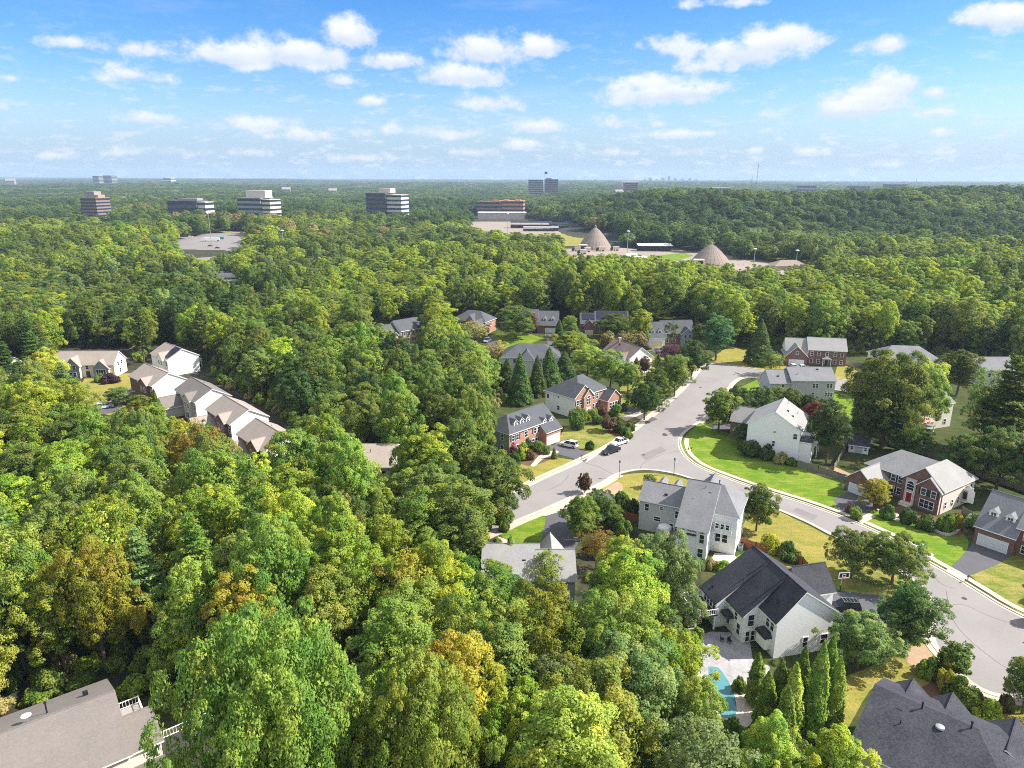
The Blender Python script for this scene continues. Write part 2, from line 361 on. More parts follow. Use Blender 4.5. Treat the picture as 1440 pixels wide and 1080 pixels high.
sheet("lawn", [(1040, 545), (1065, 534), (1070, 548), (1030, 560)], "g_bright", .034)
sheet("lawn", [(1150, 1010), (1165, 965), (1230, 935), (1290, 905), (1312, 918), (1338, 948), (1390, 985), (1445, 1002), (1500, 1060), (1300, 1010), (1235, 962), (1180, 1040)], "g_dry", .034, True)
sheet("lawn", [(695, 492), (690, 470), (740, 468), (765, 476), (740, 486)], "g_bright", .035)
sheet("lawn", [(618, 440), (638, 438), (640, 470), (622, 462)], "g_mix", .03)
sheet("lawn", [(880, 470), (900, 455), (1000, 480), (985, 500), (900, 492)], "g_mix", .03)
sheet("lawn", [(195, 1000), (240, 990), (300, 1030), (420, 1055), (420, 1130), (240, 1130)], "g_yard", .03)
sheet("mulch_bed", [(1145, 668), (1170, 655), (1200, 668), (1190, 676)], "soil", .045)
sheet("mulch_bed", [(1290, 738), (1340, 728), (1362, 742), (1352, 752), (1320, 752)], "mulch", .045, True)
sheet("mulch_bed", [(1215, 712), (1270, 712), (1325, 730), (1318, 738), (1255, 728)], "mulch", .044)
sheet("mulch_bed", [(1270, 915), (1300, 908), (1312, 930), (1280, 935)], "soil", .045, True)
sheet("mulch_bed", [(718, 640), (745, 622), (790, 632), (770, 648), (740, 655)], "mulch", .044, True)
sheet("mulch_bed", [(850, 606), (880, 596), (908, 592), (902, 604), (872, 616)], "mulch", .045, True)
sheet("mulch_bed", [(848, 690), (868, 678), (876, 688), (858, 697)], "soil", .045, True)
sheet("mulch_bed", [(1240, 1000), (1330, 950), (1360, 965), (1400, 1000), (1410, 1030)], "mulch", .04, True)

LEFT = catmull([at(*p) for p in [(560, 755), (640, 722), (690, 705), (727, 690), (760, 674), (800, 656), (850, 632), (880, 613), (905, 595), (935, 570), (957, 551), (976, 530), (986, 517), (997, 511), (1025, 513), (1063, 519), (1130, 527), (1215, 538)]])
RIGHT = catmull([at(*p) for p in [(1215, 556), (1160, 546), (1100, 535), (1068, 531), (1044, 531), (1030, 538), (1021, 550), (1008, 570), (986, 592), (964, 608), (957, 620), (960, 634), (970, 646), (993, 660), (1060, 685), (1127, 706), (1188, 728), (1260, 760), (1296, 784), (1345, 812), (1381, 834), (1405, 849), (1440, 867), (1520, 905)]])
NEAR = catmull([at(*p) for p in [(1560, 1040), (1480, 1003), (1438, 988), (1390, 976), (1359, 958), (1338, 935), (1320, 918), (1308, 898), (1308, 872), (1309, 852), (1299, 832), (1280, 815), (1240, 790), (1200, 768), (1165, 751), (1130, 733), (1070, 708), (1000, 684), (950, 667), (905, 661), (870, 667), (845, 681), (800, 702), (760, 720), (733, 731), (700, 746), (640, 772), (580, 800)]])
sheet("road", [(p.x, p.y) for p in LEFT + RIGHT + NEAR], "asphalt", .05, world=True)
for P in (LEFT, RIGHT, NEAR): strip("kerb", P, -.25, .22, .0, .17, "kerb")
strip("gutter", RIGHT[40:], -.75, -.26, .0, .066, "kerb"); strip("gutter", NEAR, -.75, -.26, .0, .066, "kerb"); strip("gutter", LEFT[:80], -.75, -.26, .0, .066, "kerb")
strip("pavement", RIGHT[58:], .95, 2.15, .0, .11, "walkc")
strip("pavement", LEFT[20:42], .55, 1.5, .0, .11, "walkc"); strip("pavement", LEFT[42:74], .23, 1.5, .0, .11, "walkc")
strip("pavement", NEAR[6:44], .23, 1.1, .0, .11, "walkc"); strip("pavement", NEAR[120:], .3, 1.6, .0, .11, "walkc")
strip("pavement", RIGHT[18:50], .3, 1.3, .0, .11, "walkc")
strip("asphalt_seam", catmull([at(*p) for p in [(822, 651), (842, 657), (856, 664), (872, 671)]]), -.06, .06, .03, .061, "tar")
strip("asphalt_seam", catmull([at(*p) for p in [(957, 634), (930, 640), (905, 652), (900, 661)]]), -.05, .05, .03, .0615, "tar")
strip("asphalt_seam", catmull([at(*p) for p in [(1315, 862), (1350, 850), (1400, 870), (1500, 900)]]), -.04, .04, .03, .0612, "tar")
for px in ([(900, 640), (930, 628), (938, 634), (908, 648)], [(1120, 714), (1150, 726), (1144, 732), (1114, 719)]): sheet("asphalt_patch", px, "patch", .0555)
for L_ in ([(905, 600), (935, 612), (955, 606)], [(1040, 688), (1055, 695), (1058, 702)], [(1230, 752), (1222, 768), (1215, 775)], [(1330, 830), (1345, 880), (1400, 930), (1440, 950)], [(770, 690), (790, 680), (800, 668)], [(990, 530), (1010, 536), (1020, 545)], [(1300, 800), (1325, 822), (1345, 828)]): strip("asphalt_seam", catmull([at(*p) for p in L_]), -.04, .04, .03, .0613, "tar")
for px in ((872, 618), (905, 640), (1000, 668), (1356, 842), (985, 545), (1030, 690)):
    b = MB(); b.lathe([(.42, 0), (.42, .02)], 14, "steel"); structure(b.build("manhole_cover", None, tuple(at(*px)[:2]) + (.055,)))
D = [("H1", [(767, 634), (791, 619), (800, 622), (832, 640), (822, 650), (795, 642)]), ("H4", [(1172, 702), (1196, 690), (1232, 702), (1222, 722), (1205, 730), (1182, 722)]),
     ("R6", [(1336, 800), (1369, 764), (1423, 782), (1403, 794), (1361, 811)]), ("H6", [(1150, 834), (1190, 832), (1240, 838), (1306, 852), (1308, 880), (1240, 880), (1150, 866)]),
     ("H8", [(769, 726), (800, 716), (815, 735), (815, 760), (800, 790), (765, 800), (760, 765)]), ("H5", [(838, 690), (858, 694), (882, 706), (905, 716), (890, 735), (850, 715), (832, 704)]),
     ("U3", [(766, 470), (787, 470), (795, 492), (772, 490)]), ("U2", [(680, 474), (697, 474), (705, 490), (690, 490)]), ("U5", [(906, 487), (935, 490), (985, 505), (975, 512), (930, 502)]),
     ("R1", [(1108, 513), (1138, 514), (1140, 526), (1100, 524)]), ("R2", [(1070, 532), (1090, 534), (1090, 545), (1066, 540)]), ("T2", [(128, 585), (185, 545), (205, 548), (160, 580)]), ("H2", [(872, 578), (888, 572), (925, 590), (908, 596)]), ("H3", [(1008, 592), (1030, 590), (1040, 604), (1000, 606)])]
for k, p in D: sheet("driveway", p, "drive", .066)
for p in ([(829, 639), (848, 630), (862, 627), (823, 652)], [(1205, 730), (1222, 722), (1232, 727), (1212, 738)], [(1336, 800), (1361, 811), (1354, 818), (1328, 803)], [(769, 726), (800, 716), (795, 706), (752, 726)], [(838, 690), (832, 704), (806, 702), (832, 690)], [(700, 755), (702, 765), (735, 790), (735, 768)]):
    sheet("driveway_apron", p, "walkc", .125)
sheet("garden_path", [(1232, 715), (1262, 722), (1270, 730), (1262, 734), (1240, 724)], "walkc", .07)
sheet("garden_path", [(746, 655), (760, 640), (780, 634), (785, 637), (765, 645), (752, 656)], "walkc", .07, True)
sheet("garden_path", [(872, 588), (895, 580), (905, 576), (908, 580), (880, 593)], "walkc", .07)
# patio and pool behind the dark-roofed house
sheet("patio", [(968, 920), (990, 893), (1008, 889), (1050, 896), (1060, 930), (1082, 938), (1075, 962), (1035, 962), (1000, 955), (978, 940)], "patio", .07, True)
sheet("patio", [(958, 915), (978, 905), (995, 945), (1010, 972), (985, 975), (962, 940)], "patio_pale", .062, True)
sheet("patio", [(985, 975), (1005, 945), (1035, 955), (1060, 965), (1055, 1020), (1005, 1020)], "patio_pale", .058, True)
sheet("pool_water", [(996, 938), (1010, 940), (1022, 955), (1032, 975), (1035, 1005), (1015, 1008), (1008, 985), (998, 962)], "pool", .085, True)
sheet("patio", [(1000, 787), (1005, 778), (1032, 780), (1040, 790), (1025, 795)], "patio_pale", .07)
# distant clearings
def far_sheet(name, px, m, z=.4, h=0.):
    P = [at(p[0], p[1], h) for p in px]; c = sum(P, Vector()) / len(P)
    me = bpy.data.meshes.new(name); me.from_pydata([(p.x - c.x, p.y - c.y, 0) for p in P], [], [tuple(range(len(P)))]); me.materials.append(M[m]); me.update()
    if me.polygons[0].normal.z < 0: me.flip_normals()
    return structure(link(name, me, None, (c.x, c.y, h + z)))
TL = float(terrain(-310, 745))
far_sheet("car_park", [(205, 352), (236, 336), (300, 328), (372, 327), (360, 350), (312, 386), (250, 392), (215, 372)], "lot", .5, TL)
far_sheet("lawn", [(235, 335), (262, 330), (300, 322), (375, 319), (375, 327), (300, 329), (240, 338)], "g_dry", .45, TL)
far_sheet("road", [(296, 386), (350, 384), (352, 396), (290, 398)], "lot", .5, float(terrain(-200, 590)))
far_sheet("car_park", [(600, 318), (650, 312), (780, 312), (800, 322), (800, 330), (690, 332), (600, 326)], "gravel", .4)
far_sheet("lawn", [(690, 331), (800, 329), (850, 333), (850, 345), (800, 347), (690, 338)], "g_dry", .45)
far_sheet("gravel_yard", [(780, 352), (850, 346), (900, 352), (960, 352), (985, 357), (1060, 362), (1180, 371), (1172, 388), (1050, 388), (960, 386), (860, 372), (785, 366)], "gravel", .4)
far_sheet("lawn", [(905, 362), (960, 356), (975, 360), (955, 367), (910, 370)], "g_bright", .5)
far_sheet("lawn", [(1030, 359), (1110, 365), (1190, 371), (1180, 376), (1080, 370), (1030, 364)], "g_mix", .5)
# ------------------------------------------------------------------ houses
_wc = {}
FACE = {"f": 0, "r": math.pi / 2, "b": math.pi, "l": -math.pi / 2}
def win_data(w, h, style):
    k = (round(w, 2), round(h, 2), style)
    if k in _wc: return _wc[k]
    b = MB(); t = .11
    for x0, x1, z0, z1 in ((-w / 2 - t, -w / 2, -t, h + t), (w / 2, w / 2 + t, -t, h + t), (-w / 2, w / 2, -t, 0), (-w / 2, w / 2, h, h + t)):
        b.box(x0, x1, -.07, .02, z0, z1, "white")
    b.box(-w / 2 - .001, w / 2 + .001, -.055, .02, h / 2 - .035, h / 2 + .035, "white")
    if w > 1.3:
        n = int(w // .8)
        for i in range(1, n): b.box(-w / 2 + i * w / n - .05, -w / 2 + i * w / n + .05, -.058, .02, .001, h - .001, "white")
    f = b.data("window")
    p = MB()
    if style == "arch":
        vs = [(-w / 2, -.02, 0), (w / 2, -.02, 0)] + [(w / 2 * math.cos(a), -.02, h + w / 2 * math.sin(a)) for a in np.linspace(0, math.pi, 9)]
        p.poly(vs, "pane"); p.poly([(v[0], .01, v[2]) for v in vs], "pane")
        ar = MB()
        for a in range(8):
            a0, a1 = math.pi * a / 8, math.pi * (a + 1) / 8; r0, r1 = w / 2, w / 2 + t
            q = [(r0 * math.cos(a0), h + r0 * math.sin(a0)), (r1 * math.cos(a0), h + r1 * math.sin(a0)), (r1 * math.cos(a1), h + r1 * math.sin(a1)), (r0 * math.cos(a1), h + r0 * math.sin(a1))]
            ar.mesh([(x, -.07, z) for x, z in q] + [(x, .02, z) for x, z in q], [(0, 1, 2, 3), (0, 4, 5, 1), (1, 5, 6, 2), (2, 6, 7, 3), (3, 7, 4, 0)], "white")
        _wc[k] = (f, p.data("pane"), ar.data("arch_trim")); return _wc[k]
    p.box(-w / 2, w / 2, -.03, .01, 0, h, "pane")
    _wc[k] = (f, p.data("pane"), None); return _wc[k]
def house(px, z, label, yaw, blocks, cat="house", group=None, off=(0, 0), name="house", xy=None):
    """blocks: dicts x0 x1 y0 y1 ze zr; dir 'x'|'y' ridge; hip=(start,end) insets; yc ridge place; zb back eave; wall, front materials; roof"""
    O = Vector((*xy, 0)) if xy else at(*px, z)
    yw = RAD(yaw)
    root = empty(name, (O.x + off[0], O.y + off[1], 0), yw, label, cat, group)
    for i, B in enumerate(blocks):
        e = .006 * i; x0, x1, y0, y1 = B["x0"] + e, B["x1"] - e, B["y0"] + e, B["y1"] - e
        ze, zr = B["ze"] - e, B.get("zr", B["ze"]); zb = B.get("zb", ze); d = B.get("dir", "x"); hip = B.get("hip", (0, 0)); z0 = B.get("z0", -.3)
        wm = B.get("wall", "sid_white"); fm = B.get("front", wm); rf = B.get("roof", "rf_grey"); oh = B.get("oh", .42); og = B.get("og", .3); ms = B.get("m", {})
        T = (lambda u, v, w_: (u, v, w_)) if d == "x" else (lambda u, v, w_: (v, u, w_))
        if d == "x": a0, a1, c0, c1 = x0, x1, y0, y1
        else: a0, a1, c0, c1 = y0, y1, x0, x1
        yc = B.get("yc", (c0 + c1) / 2)
        sf = (zr - ze) / (yc - c0); sb = (zr - zb) / (c1 - yc)
        w = MB()
        fc = {"f": ms.get("f", fm), "b": ms.get("b", wm), "l": ms.get("l", wm), "r": ms.get("r", wm)}
        n0, n1, n2, n3 = ("f", "b", "l", "r") if d == "x" else ("l", "r", "f", "b")
        w.poly([T(a0, c0, z0), T(a1, c0, z0), T(a1, c0, ze), T(a0, c0, ze)], fc[n0])
        w.poly([T(a0, c1, z0), T(a1, c1, z0), T(a1, c1, zb), T(a0, c1, zb)], fc[n1])
        for a, nn, hp in ((a0, n2, hip[0]), (a1, n3, hip[1])):
            pts = [T(a, c0, z0), T(a, c1, z0), T(a, c1, zb)] + ([] if hp else [T(a, yc, zr)]) + [T(a, c0, ze)]
            w.poly(pts, fc[nn])
        w.poly([T(a0, c0, ze - .05), T(a1, c0, ze - .05), T(a1, c1, zb - .05), T(a0, c1, zb - .05)], wm)
        w.build("wall", root)
        if B.get("noroof"): continue
        r = MB(); t = .2; g = .025
        E0, E1 = a0 - (oh if hip[0] else og), a1 + (oh if hip[1] else og)
        r0, r1 = (a0 + hip[0] if hip[0] else E0), (a1 - hip[1] if hip[1] else E1)
        zf, zbk = ze - sf * oh + g, zb - sb * oh + g
        top = [T(E0, c0 - oh, zf + t), T(E1, c0 - oh, zf + t), T(r1, yc, zr + t + g), T(r0, yc, zr + t + g), T(E0, c1 + oh, zbk + t), T(E1, c1 + oh, zbk + t)]
        bot = [(p[0], p[1], p[2] - t) for p in top]; vs = top + bot
        r.mesh(vs, [(0, 1, 2, 3), (3, 2, 5, 4)] + ([(0, 3, 4)] if hip[0] else []) + ([(1, 5, 2)] if hip[1] else []), rf)
        tr = B.get("trim", "white")
        r.mesh(vs, [(6, 9, 8, 7), (9, 10, 11, 8), (0, 6, 7, 1), (4, 5, 11, 10)] + ([(6, 10, 9)] if hip[0] else []) + ([(7, 8, 11)] if hip[1] else []), tr)
        r.mesh(vs, [(0, 4, 10, 6)] if hip[0] else [(0, 3, 9, 6), (3, 4, 10, 9)], tr)
        r.mesh(vs, [(1, 7, 11, 5)] if hip[1] else [(1, 7, 8, 2), (2, 8, 11, 5)], tr)
        ro = r.build("roof", root)
        if B.get("ridgecap", True) and not hip[0] and not hip[1] and abs(r1 - r0) > 3:
            q = MB(); q.bar(T(r0 + .02, yc, zr + t + g + .01), T(r1 - .02, yc, zr + t + g + .01), .1, rf, 5); q.build("ridge_cap", ro)
    return root
def place(root, B, face, u):
    x, y = {"f": (u, B["y0"]), "b": (u, B["y1"]), "l": (B["x0"], u), "r": (B["x1"], u)}[face]
    return x, y
def windows(root, B, face, lst, w=.95, h=1.45, sh=False, style="", far=False, o=.012):
    """lst of (u, sill z [, w, h])"""
    for it in lst:
        u, z = it[:2]; ww, hh = (it[2], it[3]) if len(it) > 3 else (w, h)
        f, p, ar = win_data(ww, hh, style); x, y = place(root, B, face, u); a = FACE[face]
        dx, dy = math.sin(a) * o, -math.cos(a) * o
        wo = link("window", f, root, (x + dx, y + dy, z), (0, 0, a)); link("pane", p, wo)
        if ar: link("arch_trim", ar, wo)
        if sh:
            for s in (-1, 1):
                k = ("sh", round(hh, 2))
                if k not in _wc:
                    b = MB(); b.box(-.19, .19, -.05, .02, 0, hh, "shutter"); _wc[k] = b.data("shutter")
                q = s * (ww / 2 + .33); link("shutter", _wc[k], root, (x + dx + q * math.cos(a), y + dy + q * math.sin(a), z), (0, 0, a))
def panel(root, B, face, u, z0, w, h, m, name, d=.05, knob=True):
    x, y = place(root, B, face, u); b = MB(); b.box(-w / 2, w / 2, -d, .02, 0, h, m)
    o = b.build(name, root, (x, y, z0), (0, 0, FACE[face]))
    f = MB(); t = .14
    for x0, x1, zz0, zz1 in ((-w / 2 - t, -w / 2, 0, h + t), (w / 2, w / 2 + t, 0, h + t), (-w / 2, w / 2, h, h + t)): f.box(x0, x1, -d - .03, .02, zz0, zz1, "white")
    f.build("door_frame", o)
    if name == "door" and knob: k = MB(); k.box(w * .33, w * .42, -d - .06, -d + .01, h * .42, h * .5, "galv"); k.build("handle", o)
    return o
def dormer(root, x, y, z, roof="rf_grey", w=1.3, h=1.5, dep=2.6, face="f", pitch=.9):
    a = FACE[face]; b = MB(); pk = pitch * w / 2
    b.prism([(-w / 2, 0), (w / 2, 0), (w / 2, h), (0, h + pk), (-w / 2, h)], "y", 0, dep, "white")
    d = b.build("dormer", root, (x, y, z), (0, 0, a))
    r = MB(); o = .16; s = pk / (w / 2); g = .02; t = .1
    sec = [(-w / 2 - o, h - s * o + g), (0, h + pk + g), (w / 2 + o, h - s * o + g), (w / 2 + o, h - s * o + g + t), (0, h + pk + g + t), (-w / 2 - o, h - s * o + g + t)]
    r.prism(sec, "y", -.18, dep, roof, "white"); r.build("dormer_roof", d)
    p = MB(); p.box(-w * .28, w * .28, -.03, .01, .25, h - .1, "pane"); p.build("pane", d)
    f = MB(); f.box(-.025, .025, -.045, -.028, .25, h - .1, "white"); f.box(-w * .28, w * .28, -.046, -.029, .62 * h - .03, .62 * h + .03, "white"); f.build("sash", d)
def vents(root, lst):
    for x, y, z, k in lst:
        b = MB()
        if k == "p": b.bar((0, 0, -.4), (0, 0, .75), .06, "black", 7); b.build("vent_pipe", root, (x, y, z))
        elif k == "f": b.bar((0, 0, -.4), (0, 0, 1.0), .09, "black", 7); b.bar((0, 0, .95), (0, 0, 1.12), .17, "black", 8, .12); b.build("flue", root, (x, y, z))
        elif k == "d": b.lathe([(.28, -.3), (.28, .12), (.5, .15), (.46, .34), (.2, .45)], 12, "galv"); b.build("roof_fan", root, (x, y, z))
        elif k == "c": b.box(-.55, .55, -.4, .4, -2.5, 1.1, "brick_red"); b.box(-.62, .62, -.47, .47, 1.1, 1.22, "stone"); b.build("chimney", root, (x, y, z))
        else: b.box(-.28, .28, -.22, .22, -.3, .18, "black"); b.build("roof_vent", root, (x, y, z))
def rail(root, pts, z0, z1, m="white", step=.35, name="railing"):
    b = MB()
    for (xa, ya), (xb, yb) in zip(pts, pts[1:]):
        n = max(2, int(math.hypot(xb - xa, yb - ya) / step))
        b.bar((xa, ya, z1), (xb, yb, z1), .06, m, 4); b.bar((xa, ya, z0 + .12), (xb, yb, z0 + .12), .05, m, 4)
        for i in range(n + 1):
            t = i / n; x = xa + (xb - xa) * t; y = ya + (yb - ya) * t; rr = .075 if i in (0, n) else .03
            b.bar((x, y, z0), (x, y, z1 + (.1 if i in (0, n) else 0)), rr, m, 4)
    return b.build(name, root)
def Bk(x0, x1, y0, y1, ze, zr, **k): return dict(x0=x0, x1=x1, y0=y0, y1=y1, ze=ze, zr=zr, **k)

# 1 brick colonial with dormers beside the road
A = Bk(0, 11.9, 0, 9, 6.0, 9.0, hip=(3.6, 0), wall="sid_sage", front="brick_red", roof="rf_slate")
G = Bk(11.7, 17.6, -2.1, 9, 3.9, 9.0, yc=4.5, zb=6, wall="brick_red", roof="rf_slate")
h = house((716.3, 610.1), 6, "red brick house with five small white dormers on a slate roof", 46, [A, G])
windows(h, A, "f", [(1.4, 3.7), (2.9, 3.7), (9.6, 3.7), (11.0, 3.7), (1.4, .8), (3.0, .8), (8.9, .8), (10.2, .8)], sh=True); windows(h, A, "f", [(6.2, 3.6, 1.1, 1.5)], style="arch"); panel(h, A, "f", 6.2, 0, 1.1, 2.3, "door_dark", "door")
windows(h, A, "l", [(2.5, 3.7), (6.3, 3.7), (2.5, .8)])
panel(h, G, "f", 14.65, .02, 4.7, 2.3, "garage", "garage_door")
for x in (3.6, 5.9, 8.2): dormer(h, x, 1.25, 6.5, "rf_slate")
for x in (13.1, 15.8): dormer(h, x, -.25, 4.9, "rf_slate")
vents(h, [(6, 6, 8.3, "p"), (13, 6.2, 8.1, "v")])
b = MB(); b.box(2, 9.5, 9.02, 13, 2.2, 2.4, "deck_grey"); 
for x in (2.3, 5.7, 9.2): b.box(x - .1, x + .1, 12.7, 12.9, 0, 2.25, "white")
b.build("deck", h); rail(h, [(2, 9.1), (2, 13), (9.5, 13), (9.5, 9.1)], 2.4, 3.4)

# 2 orange brick house with white left side
A = Bk(0, 8, 0, 12, 6.3, 9.4, dir="y", hip=(0, 5.0), wall="sid_white", front="brick_red", roof="rf_slate", m={"r": "brick_red"})
C = Bk(2.5, 15.4, .9, 11.6, 6.3, 10.3, hip=(5.2, 5.2), wall="sid_white", front="brick_red", roof="rf_slate")
P = Bk(3.4, 7.4, -.6, 4, 6.2, 8.2, dir="y", wall="brick_red", roof="rf_slate")
G = Bk(12.2, 18.6, -2.4, 7, 3.6, 6.3, dir="y", wall="brick_red", roof="rf_slate")
h = house((808.6, 560.1), 6.3, "orange brick house with white sided left wall and grey hipped roof", 43, [A, C, P, G])
windows(h, A, "f", [(1.2, 3.8), (2.6, 3.8), (1.2, .9), (2.6, .9)], sh=True); windows(h, P, "f", [(5.4, 3.5, 1.6, 1.8)], style="arch"); panel(h, P, "f", 5.4, 0, 1.5, 2.4, "garage", "door")
windows(h, C, "f", [(9.3, 3.9), (11, 3.9), (9.3, .9), (11, .9)]); windows(h, G, "f", [(13.6, .9), (14.8, .9), (16, .9), (17.2, .9)], w=.9, h=1.7, sh=False)
windows(h, A, "l", [(10.9, 3.9), (6.5, 1.2), (6.5, 4.9, .6, .5)], h=1.3); vents(h, [(5, 9, 8.6, "p")])

# 3 white house with end gable and big shaded lawn
A = Bk(0, 12.6, 0, 13.3, 8.3, 12.2, dir="y", wall="sid_white", roof="rf_lgrey", m={"l": "brick_dark"})
Wn = Bk(-6.3, 2, 10.3, 17.6, 5, 8, wall="sid_white", front="brick_dark", roof="rf_lgrey")
S = Bk(12.5, 15.4, .8, 5.4, 5.4, 6.4, wall="sid_white", roof="rf_slate", yc=5.3)
h = house((1052, 594.9), 8.3, "tall white sided house, blank gable end over a shaded lawn, pale grey roof", -29, [A, Wn, S])
windows(h, A, "f", [(11.5, 6.1, .9, 1.3), (6.6, 3.3, .6, 1.4), (6.6, 6.9, .5, .4)]); windows(h, A, "r", [(8, 5.5), (11, 5.5), (8, 2), (11, 2)])
vents(h, [(7.6, 11, 11.9, "p"), (8.4, 6, 11.2, "v"), (9.8, 5, 10.3, "v"), (10.5, 9, 9.8, "p")])
b = MB(); b.box(12.7, 16.5, 5.6, 11, 3, 3.2, "deck_grey"); b.box(16.2, 16.4, 5.8, 6, 0, 3.05, "white"); b.box(16.2, 16.4, 10.6, 10.8, 0, 3.05, "white"); b.build("deck", h); rail(h, [(12.8, 5.6), (16.5, 5.6), (16.5, 11)], 3.2, 4.2)

# 4 dark brick house with arched entrance
Lb = Bk(-.1, 12.6, .9, 11.4, 5.5, 8.95, hip=(4.6, 0), wall="sid_cream", front="brick_dark", roof="rf_lgrey")
Rb = Bk(8.9, 17.5, 0, 13.5, 5.4, 9.1, dir="y", hip=(0, 5), wall="sid_cream", front="brick_dark", roof="rf_lgrey", m={"l": "brick_dark"})
F2 = Bk(12.4, 17.35, -.75, 4, 5.2, 7.5, dir="y", wall="brick_dark", roof="rf_lgrey", m={"r": "sid_cream"})
G = Bk(-.4, 5.3, -5.6, 4, 3.6, 6.0, dir="y", wall="brick_dark", roof="rf_lgrey")
E = Bk(9.8, 12.1, -.5, .5, 5.9, 6.2, wall="stone", noroof=True)
h = house(None, 0, "dark brick house with stone arched entrance and red door, pale grey roof", -57, [Lb, Rb, F2, G, E], xy=(80.9, 151.4))
windows(h, Lb, "f", [(6.4, 3.5), (8, 3.5), (6.4, .8), (8, .8)], sh=True); windows(h, E, "f", [(10.95, 3.3, 1.5, 1.3)], style="arch"); panel(h, E, "f", 10.95, .5, 1.2, 2.2, "door_red", "door")
windows(h, F2, "f", [(13.9, 3.4), (16.0, 3.4)], sh=True); windows(h, F2, "f", [(14.9, .7, 2.9, 1.7)])
windows(h, Rb, "r", [(4.5, .9), (1.7, 1), (7.0, 1), (12, 3.6)], w=.7); panel(h, G, "f", 2.4, .02, 4.2, 2.2, "garage", "garage_door")
b = MB(); b.prism([(0, 1.2), (2.4, 1.2), (2.4, 3.9), (1.2, 4.7), (0, 3.9)], "y", 0, .01, "white"); b.box(0, 1.1, 0, 2.4, 1.0, 3.8, "white"); b.bar((.5, 1.2, 3.8), (.5, 1.2, 4.5), 1.1, "rf_lgrey", 8, .1)
bay = b.build("bay_window", h, (17.5, 8.6, 0)); p = MB(); p.box(1.1, 1.12, .3, 1.05, 1.7, 3.4, "pane"); p.box(1.1, 1.12, 1.35, 2.1, 1.7, 3.4, "pane"); p.box(.15, .95, -.02, 0, 1.7, 3.4, "pane"); p.build("pane", bay)
b = MB(); b.box(9.7, 12.2, -2.0, -.52, 0, .5, "stone"); b.box(10.0, 11.9, -2.6, -2.0, 0, .25, "stone"); b.build("front_step", h)
vents(h, [(6, 7.8, 8.6, "p"), (8, 8.5, 8.2, "p"), (11.5, 11, 8.0, "v")])

# 5 pale grey-white house seen from behind, in the middle
A = Bk(0, 9.2, 0, 8, 6.6, 8.9, wall="sid_grey", roof="rf_grey")
Bm = Bk(9.0, 14.7, -6.3, 8, 5.9, 11.6, yc=2.4, zb=8, wall="sid_white", roof="rf_grey", m={"f": "sid_white"})
C = Bk(14.6, 19.2, -2.2, 8, 8, 11.6, yc=2.4, hip=(0, 3.6), wall="sid_white", roof="rf_grey")
D1 = Bk(14.9, 18.4, -2.9, -2.2, 4.2, 6.6, wall="white", z0=4.2, noroof=True)
Fr = Bk(9.5, 15.5, 4, 10.5, 7.5, 10.4, dir="y", wall="sid_white", roof="rf_grey")
h = house((900, 700.3), 6.8, "pale grey sided house seen from behind, sunroom wing reaching towards the trees", -26, [A, Bm, C, D1, Fr])
windows(h, A, "f", [(1.5, 4.4), (7.6, 4.1), (6.6, 1.2), (7.8, 1.2)], w=.8); windows(h, A, "f", [(3.7, 2.6, 1.3, .9), (4.4, 5.2, .6, .6)])
windows(h, Bm, "f", [(9.9, 3.2, .8, 1.7), (13.7, 3.2, .8, 1.7), (13.6, .3, .9, 1.7)]); windows(h, Bm, "f", [(10, 5.15, .8, .35), (11.8, 5.15, 1.6, .35), (13.7, 5.15, .8, .35)])
panel(h, Bm, "f", 11.8, 2.0, 1.7, 2.5, "white", "door", knob=False)
windows(h, D1, "f", [(15.7, 5.2), (16.65, 5.2), (17.6, 5.2)], w=.6, h=1.0); windows(h, C, "f", [(15.9, 2.2), (17.2, 2.2)], w=.9, h=1.6); panel(h, C, "f", 15.5, 0, 1.7, 1.9, "garage", "door", knob=False)
windows(h, C, "r", [(0, 5.5), (4, 5.5), (0, 2.5), (4, 2.5)], w=.8)
dormer(h, 3.0, 7.6, 6.9, "rf_grey", face="b"); dormer(h, 6.0, 7.6, 6.9, "rf_grey", face="b")
b = MB(); b.box(10.9, 12.7, -6.9, -6.32, 4.62, 4.75, "shutter"); b.build("awning", h)
b = MB(); b.box(0, 2.6, 0, 2.4, 0, .9, "sid_grey"); b.lathe([(1.3, .9), (1.2, 1.2), (.3, 1.5)], 12, "white", (1.3, 1.2)); b.build("porch_box", h, (4.3, -2.6, 1.4)); b = MB(); b.box(4.2, 9, -3.2, -.05, 1.2, 1.4, "deck_grey"); b.build("deck", h)
vents(h, [(4.8, 1.7, 7.8, "v"), (10.5, -1, 9.3, "v"), (13.4, .6, 10.4, "v"), (12.4, 1.2, 10.8, "p"), (14.5, 3.5, 11, "f")])
b = MB(); b.box(0, .8, 0, .8, 0, .9, "galv"); b.box(.1, .7, .1, .7, .9, .95, "black"); b.build("air_conditioner", h, (19.5, 0, 0)); b = MB(); b.box(0, .8, 0, .8, 0, .9, "galv"); b.box(.1, .7, .1, .7, .9, .95, "black"); b.build("air_conditioner", h, (19.5, 1.3, 0))

